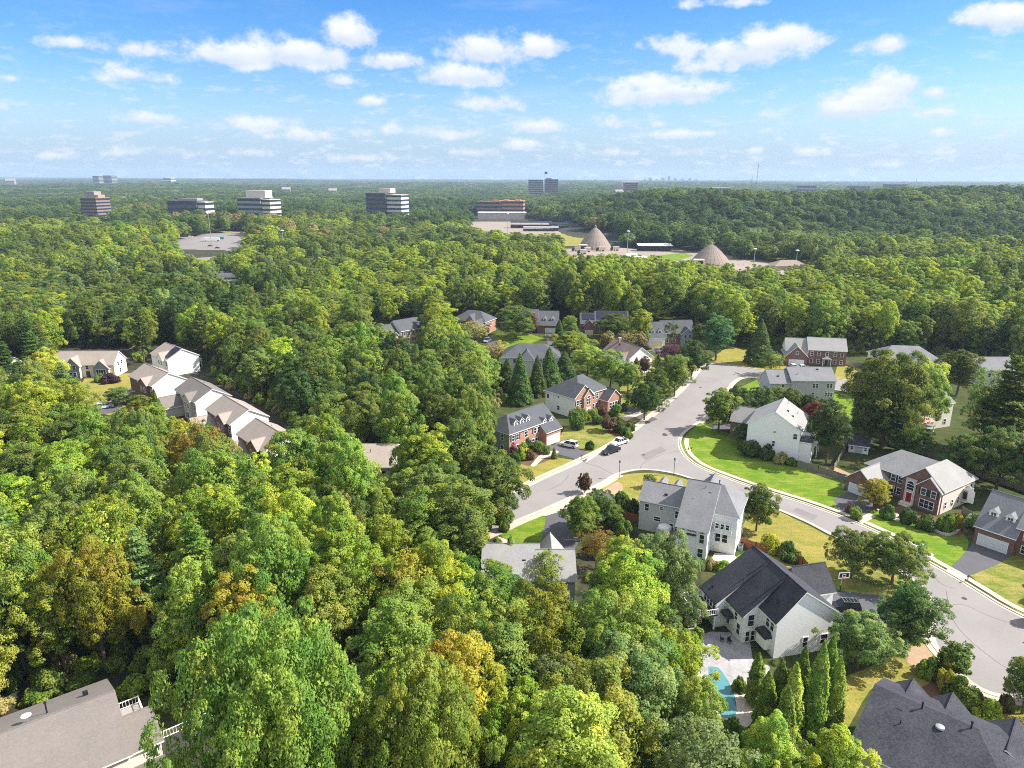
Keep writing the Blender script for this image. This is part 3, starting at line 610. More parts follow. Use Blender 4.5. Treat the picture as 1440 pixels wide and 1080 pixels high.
# 6 white house, charcoal roof, patio and pool behind
k6 = dict(dir="y", yc=4.1, zb=6.3, roof="rf_dark", wall="sid_white")
N1 = Bk(0, 10.1, 0, 4.4, 6.2, 10.5, **k6)
N2 = Bk(-2.7, 10.1, 4.3, 9.0, 4.6 - .15 + .6, 10.5, trim="rf_dark", **k6)
N3 = Bk(-4.6, 10.1, 8.9, 13.4, 4.6, 10.5, trim="rf_dark", **k6)
G = Bk(9.8, 15.5, 7.5, 13.8, 4.6, 7.6, wall="sid_white", roof="rf_dark")
h = house((1093.3, 875), 6.2, "white house with charcoal roof above the patio and pool", 14, [N1, N2, N3, G])
windows(h, N1, "f", [(5.1, 1.2, .75, 1.6), (8.3, 1.2, 1.1, 1.6)]); windows(h, N1, "l", [(1.0, 4.1), (2.1, 4.1)], w=.75, h=1.7); windows(h, N2, "f", [(-1.4, 2.9, 1.0, 1.9)]); windows(h, N2, "l", [(5.3, 1.0, .8, 1.8), (6.2, 3.0, .7, 1.2), (8.2, 1.0, .8, 1.8)])
panel(h, N2, "f", -1.35, .1, 1.9, 2.1, "white", "door", knob=False); windows(h, N2, "f", [(-1.8, .35, .6, 1.7), (-.9, .35, .6, 1.7)], o=.08); windows(h, N3, "l", [(9.5, 2.9), (10.4, 2.9), (11.3, 2.9), (12.2, 2.9)], w=.65, h=1.5)
b = MB(); b.box(-1.0, .02, .9, 3.2, 1.0, 2.9, "white"); b.build("bay_window", h); b = MB(); b.prism([(.7, 2.91), (3.4, 2.91), (2.9, 3.7), (1.2, 3.7)], "x", -1.25, 0, "rf_dark"); b.build("bay_roof", h); b = MB(); b.box(-1.03, -1.0, 1.1, 1.9, 1.3, 2.7, "pane"); b.box(-1.03, -1.0, 2.2, 3.0, 1.3, 2.7, "pane"); b.box(-.8, -.2, .87, .9, 1.3, 2.7, "pane"); b.build("pane", h.children[-2])
b = MB(); b.prism([(6.7, 2.75), (8.9, 2.75), (8.5, 3.4), (7.1, 3.4)], "x", -3.9, -2.7, "rf_dark"); b.build("bay_roof", h)
b = MB(); b.box(-8.4, -4.62, 8.2, 13.6, 2.6, 2.8, "deck"); 
for x, y in ((-8.2, 8.5), (-8.2, 13.2), (-5, 8.5)): b.box(x - .12, x + .12, y - .12, y + .12, 0, 2.62, "white")
b.build("deck", h); rail(h, [(-4.7, 8.2), (-7.2, 8.2), (-8.4, 9.4), (-8.4, 13.6), (-4.7, 13.6)], 2.8, 3.8)
b = MB()
for i in range(8): b.box(-9.5 - .0, -8.45, 9.7 - i * .32, 10.0 - i * .32, 2.5 - i * .32, 2.6 - i * .32, "deck_grey")
b.build("stairs", h)
b = MB(); b.prism([(.2, 8.55), (3.9, 10.48), (3.9, 10.6), (.2, 8.67)], "y", 8.9, 9.02, "black"); b.build("roof_step_flashing", h)
b = MB(); b.prism([(-.9, 7.4), (3.9, 10.46), (3.9, 10.6), (-.9, 7.55)], "y", 4.32, 4.42, "black"); b.build("roof_step_flashing", h)
vents(h, [(1.2, 2.2, 7.9, "p"), (2.2, 11, 9.0, "v"), (1, 6.6, 7.9, "v")])

# 7 large dark roof in the near corner
A = Bk(0, 16.5, 0, 12.5, 5.8, 8.9, yc=8.2, zb=7.2, hip=(0, 6.0), wall="sid_tan", roof="rf_dark")
W1 = Bk(.4, 5.2, 9, 13.4, 6.2, 8.1, dir="y", wall="sid_tan", roof="rf_dark")
W2 = Bk(4.9, 9.1, 9, 14.0, 6.2, 8.05, dir="y", wall="sid_tan", roof="rf_dark")
W3 = Bk(10.8, 16, 8, 14, 6.2, 8.1, dir="y", wall="sid_tan", roof="rf_dark")
h = house(None, 0, "house with broad charcoal roof and vent pipes beside the dry lawn", -42, [A, W1, W2, W3], xy=(38.97, 66.6))
vents(h, [(5.0, 7.7, 8.7, "f"), (9.9, 7.9, 8.8, "f"), (3.0, 6.6, 8.3, "v"), (7.2, 6.4, 8.3, "d"), (3.6, 4.8, 7.6, "p"), (12.2, 3.2, 7.0, "v")]); windows(h, A, "l", [(4, 3.4), (9, 3.4), (4, .9)]); windows(h, A, "f", [(3, 3.5), (7, 3.5), (11, 3.5)])

# 8 grey roof in the trees below the road
A = Bk(-3.2, 5.9, 0, 11.4, 6, 9.1, wall="sid_grey", roof="rf_pale")
Bb = Bk(5.8, 11.7, 0, 9.4, 6, 8.6, wall="sid_grey", roof="rf_pale")
G = Bk(5.9, 10.9, 7, 14.5, 3.4, 6.4, dir="y", wall="sid_grey", roof="rf_pale")
h = house(None, 0, "house showing a plain pale grey roof, walls sunk in trees below the driveway", 0, [A, Bb, G], xy=(-1.4, 101))
vents(h, [(.9, 5.9, 9.0, "f"), (7.6, 3.9, 8.2, "f"), (3.5, 3, 7.7, "v")]); windows(h, A, "f", [(0, 3.6), (3, 3.6)]); windows(h, Bb, "r", [(3, 3.6), (6, 3.6)])

# 9 small tan roof in the woods
A = Bk(0, 11.7, 0, 13, 6, 8.8, wall="sid_cream", roof="rf_tan")
h = house(None, 0, "lone tan roof with white gable edge half hidden in the woods", 1, [A], xy=(-38, 146.8)); windows(h, A, "f", [(7, 3.6), (9.5, 3.6)]); windows(h, A, "r", [(4, 3.6), (9, 3.6)]); vents(h, [(6, 4, 8, "p")])

# 10 near left corner house with upper deck
A = Bk(-26, 0, 0, 15, 6.0, 9.2, wall="sid_cream", roof="rf_taupe")
S = Bk(-.1, 3.4, 1.2, 6.8, 5.0, 5.8, dir="x", wall="sid_cream", roof="rf_taupe", yc=6.7)
S2 = Bk(-5, 3.2, -4.8, .3, 3.4, 4.6, wall="sid_cream", roof="rf_taupe")
F = Bk(-17, -9, -2, 7, 6.0, 8.6, dir="y", wall="sid_cream", roof="rf_taupe")
h = house((182, 1060), 6.0, "taupe roofed house with white deck rails in the near left corner", 38, [A, S, S2, F])
windows(h, A, "r", [(9, 3.5), (12, 3.5), (10, .8)]); windows(h, S, "r", [(2.5, 1.0, .9, 1.8), (4.5, 1.0, .9, 1.8)]); vents(h, [(-6.5, 8.8, 9.3, "f"), (-2.5, 10.5, 8.5, "v")])
b = MB(); b.bar((0, 0, 0), (0, 0, .5), .04, "galv"); b.lathe([(.05, .5), (.5, .72), (.52, .75)], 12, "far_white"); b.build("satellite_dish", h, (-8.4, 8.2, 9.2))
b = MB(); b.box(.05, 3, 7.2, 12, 3.0, 3.2, "deck_grey"); b.box(2.7, 2.9, 11.7, 11.9, 0, 3.05, "white"); b.build("deck", h); rail(h, [(.1, 12), (3, 12), (3, 7.2)], 3.2, 4.2)
b = MB(); b.box(3.5, 11, -3.5, 4.6, 2.2, 2.4, "deck"); 
for x, y in ((10.8, -3.3), (10.8, 4.4), (3.8, 4.4)): b.box(x - .1, x + .1, y - .1, y + .1, 0, 2.25, "white")
b.build("deck", h); rail(h, [(3.5, 4.6), (11, 4.6), (11, -3.5)], 2.4, 3.4)

# row of houses with tan roofs on the left
def row_house(px, z, yaw, L_, lab, front, roof, xy=None, D=10, ze=6.5, zr=9.3, gar=True, pk=8.0):
    A = Bk(0, L_, 0, D, ze, zr, wall="sid_white", front=front, roof=roof)
    P = Bk(L_ * .52, L_ * .86, -.8, 4, ze - .1, pk, dir="y", wall=front, roof=roof)
    bl = [A, P]
    if gar: bl.append(Bk(-.2, L_ * .38, -5.5, 1, 3.2, 5.6, dir="y", wall=front, roof=roof))
    h = house(px, z, lab, yaw, bl, xy=xy, group="houses in the tan roofed row")
    windows(h, P, "f", [(L_ * .62, 3.8), (L_ * .76, 3.8)]); windows(h, P, "f", [(L_ * .69, .8, 2.2, 1.6)]); windows(h, A, "f", [(L_ * .44, 3.8), (L_ * .93, 3.8), (L_ * .93, .8)]); windows(h, A, "b", [(3, 3.8), (7, 3.8), (12, 3.8)])
    panel(h, A, "f", L_ * .46, 0, 1.1, 2.2, "door_dark", "door")
    if gar: panel(h, bl[2], "f", L_ * .18, .02, L_ * .27, 2.2, "garage", "garage_door")
    b = MB(); b.box(4, 9, D + .02, D + 3.4, 2.0, 2.2, "deck_grey"); b.box(4.1, 4.3, D + 3.1, D + 3.3, 0, 2.05, "white"); b.box(8.7, 8.9, D + 3.1, D + 3.3, 0, 2.05, "white"); b.build("deck", h); rail(h, [(4, D), (4, D + 3.4), (9, D + 3.4), (9, D)], 2.2, 3.1)
    vents(h, [(L_ * .4, D * .62, zr - .9, "p"), (L_ * .7, D * .7, zr - 1.4, "v")])
    return h
row_house(None, 0, -44, 15, "farthest tan roofed row house, bluish end wall, dark solar strip on its roof", "sid_white", "rf_tan", xy=(-131.7, 252), D=11, ze=6, zr=9.0, gar=False)
b = MB(); b.prism([(.5, 6.75), (5.2, 9.3), (5.2, 9.42), (.5, 6.87)], "x", 10.2, 14.6, "solar"); b.build("solar_panel", bpy.data.objects["house.010"])
row_house(None, 0, -42, 17.5, "row house with broad hip and tall white end wall beside the clipped evergreens", "brick_dark", "rf_tan", xy=(-122.8, 219.8), D=10.5, zr=9.4, gar=False)
row_house((246.7, 547.5), 6.5, -48, 17, "greyest roofed house within the tan roofed row, pale stone front", "stone", "rf_taupe", xy=None)
row_house((290.8, 575), 6.5, -48, 17, "tan roofed row house with brick gable front, between the grey roofed one and the last", "brick_dark", "rf_tan")
row_house((334, 610), 6.5, -48, 16, "nearest house of the tan roofed row, brown roof partly behind treetops", "brick_dark", "rf_tan", zr=9.3)

# 11 pale house on the left lawn
A = Bk(0, 21.5, 0, 8.8, 4.7, 8.3, wall="sid_cream", roof="rf_tan")
P1 = Bk(5.8, 10.4, -1.6, 5, 4.6, 7.2, dir="y", wall="sid_cream", roof="rf_tan", m={"f": "sid_bluegrey"})
P2 = Bk(14.8, 20, -1.0, 4, 3.6, 6.2, dir="y", wall="sid_cream", roof="rf_tan", m={"f": "sid_bluegrey"})
h = house(None, 0, "pale cream house with long tan roof on the yellow lawn left of the row", 2, [A, P1, P2], xy=(-161, 240))
windows(h, P1, "f", [(7.3, 3.2), (8.7, 3.2), (7.3, .7), (8.7, .7)]); windows(h, P2, "f", [(17.4, .7, 3.2, 2.3)]); windows(h, A, "r", [(3, 3.6), (5.5, 3.6), (4, .9)]); windows(h, A, "f", [(12.3, 3.0), (2, 1), (4, 1)]); panel(h, A, "f", 12.4, 0, 1.5, 2.3, "door_dark", "door")
A = Bk(0, 16, 0, 9, 5, 8, wall="sid_cream", roof="rf_tan")
h = house(None, 0, "tan roof corner among pines at the photo's left edge", 0, [A], xy=(-187, 232)); windows(h, A, "f", [(12, 2.5), (14, 2.5)])

# cul-de-sac houses
def U(px, z, lab, yaw, bl, xy=None): return house(px, z, lab, yaw, bl, xy=xy, group="houses round the cul-de-sac")
Lw = Bk(-7.5, .2, 1.5, 10, 4.6, 8.0, wall="sid_white", roof="rf_slate"); A = Bk(0, 14, 0, 10.5, 5.8, 9.3, wall="sid_white", front="brick_tan", roof="rf_slate"); P = Bk(10.2, 13.6, -1.4, 3, 5.2, 7.2, dir="y", wall="brick_tan", roof="rf_slate"); P2 = Bk(-6, -1.5, -1.2, 4, 3.6, 6, dir="y", wall="brick_tan", roof="rf_slate")
h = U((564, 465), 6, "tan brick house with slate roof alone left of the cul-de-sac", 45, [Lw, A, P, P2]); windows(h, A, "f", [(1.5, 3.6), (3.5, 3.6), (6.5, 3.6), (8.8, 3.6), (1.5, .8), (3.5, .8), (6.5, .8)], sh=True); windows(h, P, "f", [(12, 3.4)])
A = Bk(0, 16.5, 0, 11, 5.8, 9.4, hip=(5.2, 5.2), wall="brick_red", roof="rf_slate"); P = Bk(7.2, 11.3, -1, 5, 6, 8.6, dir="y", wall="brick_red", roof="rf_slate"); G = Bk(11.4, 16.9, -4.5, 5, 3.9, 6.9, dir="y", wall="brick_red", roof="rf_slate")
h = U((637.5, 466), 0, "red brick house with grey hipped roof and front garage gable", -25, [A, P, G]); windows(h, A, "f", [(1.6, 3.5), (4.4, 3.5), (1.6, .8), (4.4, .8)]); windows(h, P, "f", [(9.2, 3.6)]); windows(h, G, "f", [(14.1, 3.9, 1, 1.2)]); panel(h, G, "f", 14.1, .02, 4.2, 2.2, "garage", "garage_door")
A = Bk(0, 8, 0, 9.5, 6, 9.6, wall="brick_dark", roof="rf_slate"); G = Bk(7.8, 17.5, -2.5, 8.5, 4.0, 9.0, yc=4.2, zb=5.6, wall="brick_dark", roof="rf_slate")
h = U(None, 0, "brick house with two roof dormers above a white double garage", -4, [A, G], xy=(3.6, 321)); windows(h, A, "f", [(1.8, 3.6), (4, 3.6), (6.2, 3.6), (1.8, .8), (6.2, .8)]); panel(h, A, "f", 4, 0, 1.1, 2.2, "door_dark", "door"); panel(h, G, "f", 14.2, .02, 5, 2.3, "garage", "garage_door"); dormer(h, 11.3, -.6, 5.0, w=1.6); dormer(h, 14.8, -.6, 5.0, w=1.6); dormer(h, 6.4, 1.0, 6.4)
A = Bk(0, 6.8, 0, 9, 5.2, 8.8, wall="brick_dark", roof="rf_slate"); C = Bk(6.6, 21.5, 1, 9.5, 6, 9.6, wall="brick_dark", roof="rf_slate"); P = Bk(1.2, 6, -1.8, 4, 4.4, 6.8, dir="y", wall="brick_dark", roof="rf_slate")
h = U(None, 0, "brick house whose roof is covered in dark solar panels", -1, [A, C, P], xy=(31, 316)); panel(h, P, "f", 3.6, .02, 3.4, 2.2, "garage_cream", "garage_door"); windows(h, C, "f", [(8.5, 3.7), (11, 3.7), (14, 3.7), (17, 3.7), (20, 3.7), (9, .9), (17, .9)])
s = (9.6 - 6) / 4.25
b = MB(); b.prism([(1.4, 6.55 + .12), (4.9, 9.5 + .12), (4.9, 9.62 + .1), (1.4, 6.67 + .1)], "x", 7.2, 21, "solar"); b.build("solar_panel", h); b = MB(); b.prism([(1.2, 6.45), (4.1, 8.75), (4.1, 8.87), (1.2, 6.57)], "x", .6, 6.2, "solar"); b.build("solar_panel", h)
A = Bk(6.8, 20.5, 1, 10, 5.2, 9.4, wall="sid_white", front="brick_dark", roof="rf_slate"); G = Bk(0, 7, -2.5, 9, 3.8, 9.0, yc=4.4, zb=5.4, wall="sid_white", front="garage", roof="rf_slate"); P = Bk(14.6, 19.3, -1.3, 4, 5, 7.2, dir="y", wall="sid_bluegrey", roof="rf_slate")
h = U(None, 0, "house with two dormers over a pale garage, behind the plum tree", 5, [A, G, P], xy=(57.2, 294.5)); dormer(h, 2, -.6, 4.8, w=1.6); dormer(h, 5, -.6, 4.8, w=1.6); windows(h, P, "f", [(16, 3), (18, 3), (17, .7, 2, 1.4)]); windows(h, A, "f", [(9, 3.1), (12, 3.1), (9, .8), (12, .8)]); panel(h, G, "f", 3.4, .02, 4.8, 2.3, "garage_cream", "garage_door")
A = Bk(0, 21, 0, 12, 5.2, 8.8, hip=(5.8, 5.8), wall="sid_grey", roof="rf_slate"); P = Bk(6.5, 11.5, -2.5, 6, 5.1, 7.6, dir="y", hip=(2.3, 0), wall="sid_grey", roof="rf_slate")
h = U(None, 0, "low house with wide grey hipped roof behind the row of dark evergreens", -2, [A, P], xy=(-3.6, 252)); windows(h, A, "f", [(2, 3), (4.5, 3), (14, 3), (17, 3)]); vents(h, [(12, 7.5, 8, "v"), (15, 7, 8, "p")])
A = Bk(0, 9.8, 0, 16.5, 6, 9.5, dir="y", wall="sid_white", roof="rf_brown"); P = Bk(-1.5, 4, 1.5, 5.5, 5.6, 7.4, wall="sid_white", roof="rf_brown")
h = U((885.5, 504.4), 6, "white gabled house with plain brown roof behind the green street trees", 26, [A, P]); windows(h, A, "f", [(3, 3.4), (7, 3.4), (5, .9)]); windows(h, A, "l", [(3, 3.4), (8, 3.4), (12, 3.4)]); vents(h, [(3, 11, 8.8, "v"), (4.4, 13, 9.4, "c")])
# right of the cul-de-sac
A = Bk(0, 13.5, 0, 9.5, 6, 9.6, wall="sid_white", front="brick_dark", roof="rf_lgrey"); G = Bk(-8.3, -.8, -3.0, 8, 3.8, 7.4, dir="y", wall="brick_dark", roof="rf_lgrey"); Lw = Bk(-7.9, .2, 1, 9, 5, 8.9, wall="sid_white", roof="rf_lgrey")
h = U(None, 0, "dark brick colonial with pedimented doorway and a garage gable on its left", -12, [A, Lw, G], xy=(112.6, 263)); windows(h, A, "f", [(1.3, 3.7), (3.8, 3.7), (6.7, 3.7), (9.6, 3.7), (12, 3.7), (1.3, .8), (3.8, .8), (9.6, .8), (12, .8)]); panel(h, A, "f", 6.7, 0, 1.2, 2.2, "door_dark", "door"); windows(h, G, "f", [(-4.5, 4.4, .9, 1.1)]); panel(h, G, "f", -4.5, .02, 5.2, 2.3, "garage", "garage_door"); windows(h, A, "r", [(3, 3.7), (6, 3.7)])
b = MB(); b.prism([(-1.7, 2.7), (1.7, 2.7), (0, 3.6)], "y", -1.2, -.05, "white"); b.bar((-1.4, -1, 0), (-1.4, -1, 2.7), .13, "white", 8); b.bar((1.4, -1, 0), (1.4, -1, 2.7), .13, "white", 8); b.build("porch", h, (6.7, 0, 0))
A = Bk(-.3, 13.6, 0, 10, 6.6, 9.5, wall="sid_grey", roof="rf_grey"); Wn = Bk(-7, .2, .3, 9.5, 5.6, 8.6, hip=(0, 0), wall="sid_grey", roof="rf_grey")
h = U(None, 0, "grey sided house seen from behind, two white cars parked beyond its roof", 0, [A, Wn], xy=(89.3, 217.4)); windows(h, A, "f", [(6.8, 4.2), (7.8, 4.2), (11.3, 4.2), (12.3, 4.2), (10.9, 1.3), (11.8, 1.3), (12.7, 1.3), (6.8, 1.3)], w=.7, h=1.3); windows(h, Wn, "f", [(-3, 3.6), (-5.5, 3.6, .6, 1)], w=.7); windows(h, A, "r", [(3, 4), (7, 4)]); vents(h, [(2, 2, 7.9, "p"), (9, 4, 9.2, "v"), (-4, 2.5, 7.3, "v")])
A = Bk(0, 21, 0, 12, 5.6, 9.3, hip=(5.8, 5.8), wall="sid_tan", roof="rf_grey"); P = Bk(10, 17, -2.5, 6, 5.5, 8.3, dir="y", hip=(3, 0), wall="sid_tan", roof="rf_grey")
h = U(None, 0, "grey hipped roof rising above the golden topped tree near the fence", -7, [A, P], xy=(133.2, 250)); windows(h, A, "f", [(3, 3), (6, 3), (19, 3)]); vents(h, [(8, 7, 8.8, "p"), (15, 7, 8.8, "p")])
A = Bk(0, 9.5, 0, 9, 7.2, 10, wall="sid_cream", roof="rf_grey"); L2 = Bk(-9, .2, 1.5, 9, 4.2, 7.4, wall="sid_cream", roof="rf_grey")
h = U(None, 0, "cream house mostly screened by big trees, pink awning over its deck", 22, [A, L2], xy=(117, 189.5)); windows(h, A, "f", [(4.5, 4.2, 1.9, 1.4), (2, 1.0), (7, 1.0)]); windows(h, A, "r", [(3, 4), (6, 4)])
b = MB(); b.box(-6.5, -.3, -2.8, 1.4, 2.2, 2.4, "deck_grey"); b.box(-6.4, -6.2, -2.7, -2.5, 0, 2.25, "white"); b.box(-.6, -.4, -2.7, -2.5, 0, 2.25, "white"); b.build("deck", h); b = MB(); b.prism([(-3.3, 3.7), (1.45, 4.3), (1.45, 4.4), (-3.3, 3.8)], "x", -5.5, -.8, "awning"); b.build("awning", h); rail(h, [(-6.5, 1.4), (-6.5, -2.8), (-.3, -2.8)], 2.4, 3.4)
A = Bk(0, 12, 0, 10, 5.5, 8.8, wall="sid_grey", roof="rf_grey")
h = U(None, 0, "sliver of grey roof between trees beyond the right hand fence", 0, [A], xy=(160.5, 235)); windows(h, A, "f", [(3, 3), (8, 3)])
A = Bk(6.4, 18, .5, 11.5, 5.6, 9.6, wall="brick_dark", roof="rf_grey"); G = Bk(0, 6.6, -.8, 10, 3.9, 9.3, yc=5.3, zb=5.4, wall="brick_dark", roof="rf_grey")
h = house(None, 0, "brick house with white double garage door at the photo's right edge", -52, [A, G], xy=(90.6, 125.2)); panel(h, G, "f", 3.2, .02, 4.9, 2.25, "garage", "garage_door"); dormer(h, 1.9, 1.2, 5.0, w=1.5, h=1.7); dormer(h, 4.7, 1.2, 5.0, w=1.5, h=1.7); windows(h, A, "f", [(8, 3.5), (8, .8), (11, 3.5)])
# shed
A = Bk(0, 4.6, 0, 3.4, 2.3, 3.8, wall="sid_grey", front="white", roof="rf_dark")
h = house(None, 0, "small grey garden shed with white double doors and dark roof", -24, [A], cat="shed", xy=(87.4, 172.6), name="garden_shed"); panel(h, A, "f", 2.3, .05, 1.8, 1.9, "sid_grey", "door", knob=False); windows(h, A, "f", [(.7, .9, .5, .8), (3.9, .9, .5, .8)])
# ------------------------------------------------------------------ vehicles, fences, street furniture
def car(px, yaw, kind, paint, label, cat="car", rack=False, z=.08, name="parked_car"):
    p = at(*px); r = empty(name, (p.x, p.y, z), RAD(yaw), label, cat)
    W = .93; L2 = 2.4 if kind != "pickup" else 2.75
    hood = {"suv": 1.02, "sedan": .88, "pickup": 1.08}[kind]; roof = {"suv": 1.78, "sedan": 1.45, "pickup": 1.8}[kind]
    b = MB()
    sec = [(-L2, .42), (-L2 + .05, hood - .08), (-L2 + .25, hood), (L2 - 1.2, hood), (L2 - .25, hood - .14), (L2, hood - .32), (L2 + .02, .4), (L2 - .3, .28), (-L2 + .3, .28)]
    if kind == "pickup": sec = [(-L2, .5), (-L2, 1.05), (-.75, 1.05), (-.75, hood), (L2 - 1.5, hood), (L2 - .2, hood - .12), (L2, .8), (L2, .45), (L2 - .3, .36), (-L2 + .3, .36)]
    n = len(sec); vs = [(x, s * (W - (.07 if z_ > .8 else 0)), z_) for s in (-1, 1) for x, z_ in sec]
    b.mesh(vs, [(k, (k + 1) % n, n + (k + 1) % n, n + k) for k in range(n)] + [tuple(range(n - 1, -1, -1)), tuple(range(n, 2 * n))], paint)
    b.build("body", r)
    x0, x1, t0, t1 = {"suv": (-L2 + .1, L2 - 1.2, -L2 + .4, L2 - 1.95), "sedan": (-L2 + .55, L2 - 1.15, -L2 + 1.2, L2 - 1.9), "pickup": (-.8, L2 - 1.5, -.55, L2 - 2.2)}[kind]
    c = MB(); w0, w1 = W - .08, W - .24
    vs = [(x0, -w0, hood - .01), (x1, -w0, hood - .01), (x1, w0, hood - .01), (x0, w0, hood - .01), (t0, -w1, roof - .06), (t1, -w1, roof - .06), (t1, w1, roof - .06), (t0, w1, roof - .06)]
    c.mesh(vs, [(0, 1, 5, 4), (1, 2, 6, 5), (2, 3, 7, 6), (3, 0, 4, 7), (4, 5, 6, 7)], "pane"); c.build("window", r)
    f = MB(); f.box(t0 - .06, t1 + .06, -w1 - .03, w1 + .03, roof - .06, roof, paint)
    for s in (-1, 1):
        for xa, xb in ((x0, t0), (x1, t1), ((x0 + x1) / 2, (t0 + t1) / 2)): f.bar((xa, s * (w0 + .01), hood), (xb, s * (w1 + .01), roof - .05), .05, paint, 5)
    f.build("roof", r)
    if rack:
        k = MB()
        for s in (-1, 1): k.bar((t0, s * .6, roof + .06), (t1, s * .6, roof + .06), .03, "galv", 5)
        for x in np.linspace(t0 + .2, t1 - .1, 5): k.bar((x, -.62, roof + .07), (x, .62, roof + .07), .025, "galv", 5)
        k.build("roof_rack", r)
    if kind == "suv" and not rack:
        k = MB(); k.box(-.3, .5, -.42, .42, roof + .002, roof + .02, "pane"); k.build("sunroof", r)
    if kind == "pickup":
        k = MB(); k.box(-L2 + .1, -.85, -W + .12, W - .12, 1.051, 1.055, "black"); k.build("load_bed", r)
    for sx in (-L2 + .85, L2 - .95):
        for s in (-1, 1):
            w = MB(); w.lathe([(.2, -.12), (.36, -.12), (.38, 0), (.36, .12), (.2, .12)], 14, "rubber"); wo = w.build("wheel", r, (sx, s * (W - .1), .36), (math.pi / 2, 0, 0))
            q = MB(); q.lathe([(.21, -.135), (.05, -.14)] if s > 0 else [(.21, .135), (.05, .14)], 10, "galv"); q.build("rim", wo)
    for s in (-1, 1):
        q = MB(); q.box(L2 - .02, L2 + .03, s * .62 - .18, s * .62 + .18, hood - .42, hood - .26, "lamp_c"); q.build("headlight", r)
        q = MB(); q.box(-L2 - .03, -L2 + .03, s * .7 - .12, s * .7 + .12, hood - .4, hood - .1, "lamp_r"); q.build("tail_light", r)
    return r
car((800, 628), 150, "suv", "car_white", "white estate car in the driveway of the brick house with dormers")
car((859, 637), 219, "pickup", "car_black", "black pickup parked at the kerb in front of a white pickup", "pickup truck", name="pickup_truck")
car((871, 625), 219, "pickup", "car_white", "white pickup parked at the kerb behind a black pickup", "pickup truck", name="pickup_truck")
car((1187, 858), 176, "suv", "car_black", "black four by four with roof rack below the basketball hoop", rack=True)
car((685, 481), 250, "suv", "car_silver", "pale silver car in front of the red brick hip roofed house")
car((908, 492), 10, "sedan", "car_black", "dark car beside the pale garage behind the plum tree")
car((1115, 517), 92, "sedan", "car_white", "white car nearer the photo's left of two beyond the grey house roof")
car((1127, 518), 92, "sedan", "car_white", "white car under the pedimented brick house, right one of a pair")
car((203, 545), 40, "suv", "car_blue", "dark blue car by the brick row house front")
car((148, 574), 30, "suv", "car_silver", "pale silver car by the shrubs on the left side street")
car((1290, 782), -41, "suv", "car_white", "white vehicle at the kerb half under the spreading trees", z=.1)

def fence(pts, h, m, label, group=None, step=2.4, name="wooden_fence"):
    P = [Vector((*p[:2], 0)) for p in pts]; o = P[0]; r = empty(name, o, 0, label, "fence", group)
    for a, b_ in zip(P, P[1:]):
        d = (b_ - a); ln = d.length; d.normalize(); q = Vector((-d.y, d.x, 0)); n = max(1, round(ln / step)); a0 = a - o
        b = MB(); k = int(ln / .16)
        for i in range(k):
            s = a0 + d * (i + .04) * ln / k; e = a0 + d * (i + .96) * ln / k; hh = h + .05 * math.sin(i * 12.9)
            b.mesh([s + q * .02, e + q * .02, e - q * .02, s - q * .02] + [v + Vector((0, 0, hh)) for v in (s + q * .02, e + q * .02, e - q * .02, s - q * .02)], [(0, 3, 2, 1), (4, 5, 6, 7), (0, 1, 5, 4), (1, 2, 6, 5), (2, 3, 7, 6), (3, 0, 4, 7)], m)
        for z in (.35, h - .3): b.bar(a0 + q * .05 + Vector((0, 0, z)), a0 + q * .05 + d * ln + Vector((0, 0, z)), .05, m, 4)
        b.build("fence_panel", r)
        for i in range(n + 1):
            c = MB(); c.box(-.06, .06, -.06, .06, 0, h + .12, m); c.build("post", r, a0 + d * ln * i / n)
    return r
X = lambda *l: [at(*p) for p in l]
fence(X((1121, 657), (1150, 665), (1193, 679)), 1.8, "wood", "weathered grey fence along the bright lawn of the white gabled house")
fence(X((1172, 662), (1193, 625), (1176, 618)), 1.7, "wood", "pale weathered fence beside the garden shed")
fence(X((1236, 622), (1300, 640), (1370, 668), (1440, 692), (1500, 715)), 1.9, "wood", "long shaded fence at the foot of the trees behind the dark brick house")
fence(X((1180, 512), (1215, 518), (1235, 520)), 1.8, "wood", "dark shaded fence between the brick colonial and the next grey roof")
fence(X((1375, 735), (1352, 722)), 1.6, "wood", "short grey fence between the two brick houses on the right")
fence(X((1042, 768), (1062, 775), (1104, 783), (1128, 797), (1140, 812)), 1.9, "wood_red", "red cedar fence along the dry lawn below the road bend")
fence(X((858, 718), (874, 730), (900, 735)), 1.8, "wood_red", "red cedar fence half hidden beside the middle house's driveway", name="wooden_fence")
fence(X((1165, 988), (1180, 984)), 1.0, "white", "low white garden fence beside the arbour", name="picket_fence")

def lamp(px, h, label):
    p = at(*px); r = empty("street_lamp", (p.x, p.y, 0), 0, label, "street lamp", "street lamps in the neighbourhood")
    b = MB(); b.bar((0, 0, 0), (0, 0, .8), .11, "black", 8, .09); b.bar((0, 0, .8), (0, 0, h - .7), .06, "black", 8, .05); b.build("pole", r)
    b = MB(); b.lathe([(.1, h - .72), (.2, h - .6), (.26, h - .2), (.06, h)], 8, "black"); o = b.build("lamp_head", r); q = MB(); q.lathe([(.205, h - .57), (.255, h - .25)], 6, "lamp_c"); q.build("lamp_glass", o)
lamp((870.5, 673), 4.6, "black street lamp on the kerb of the rounded corner lawn"); lamp((947.5, 668), 4.4, "thin street lamp by the road bend, further right of the corner lawn")
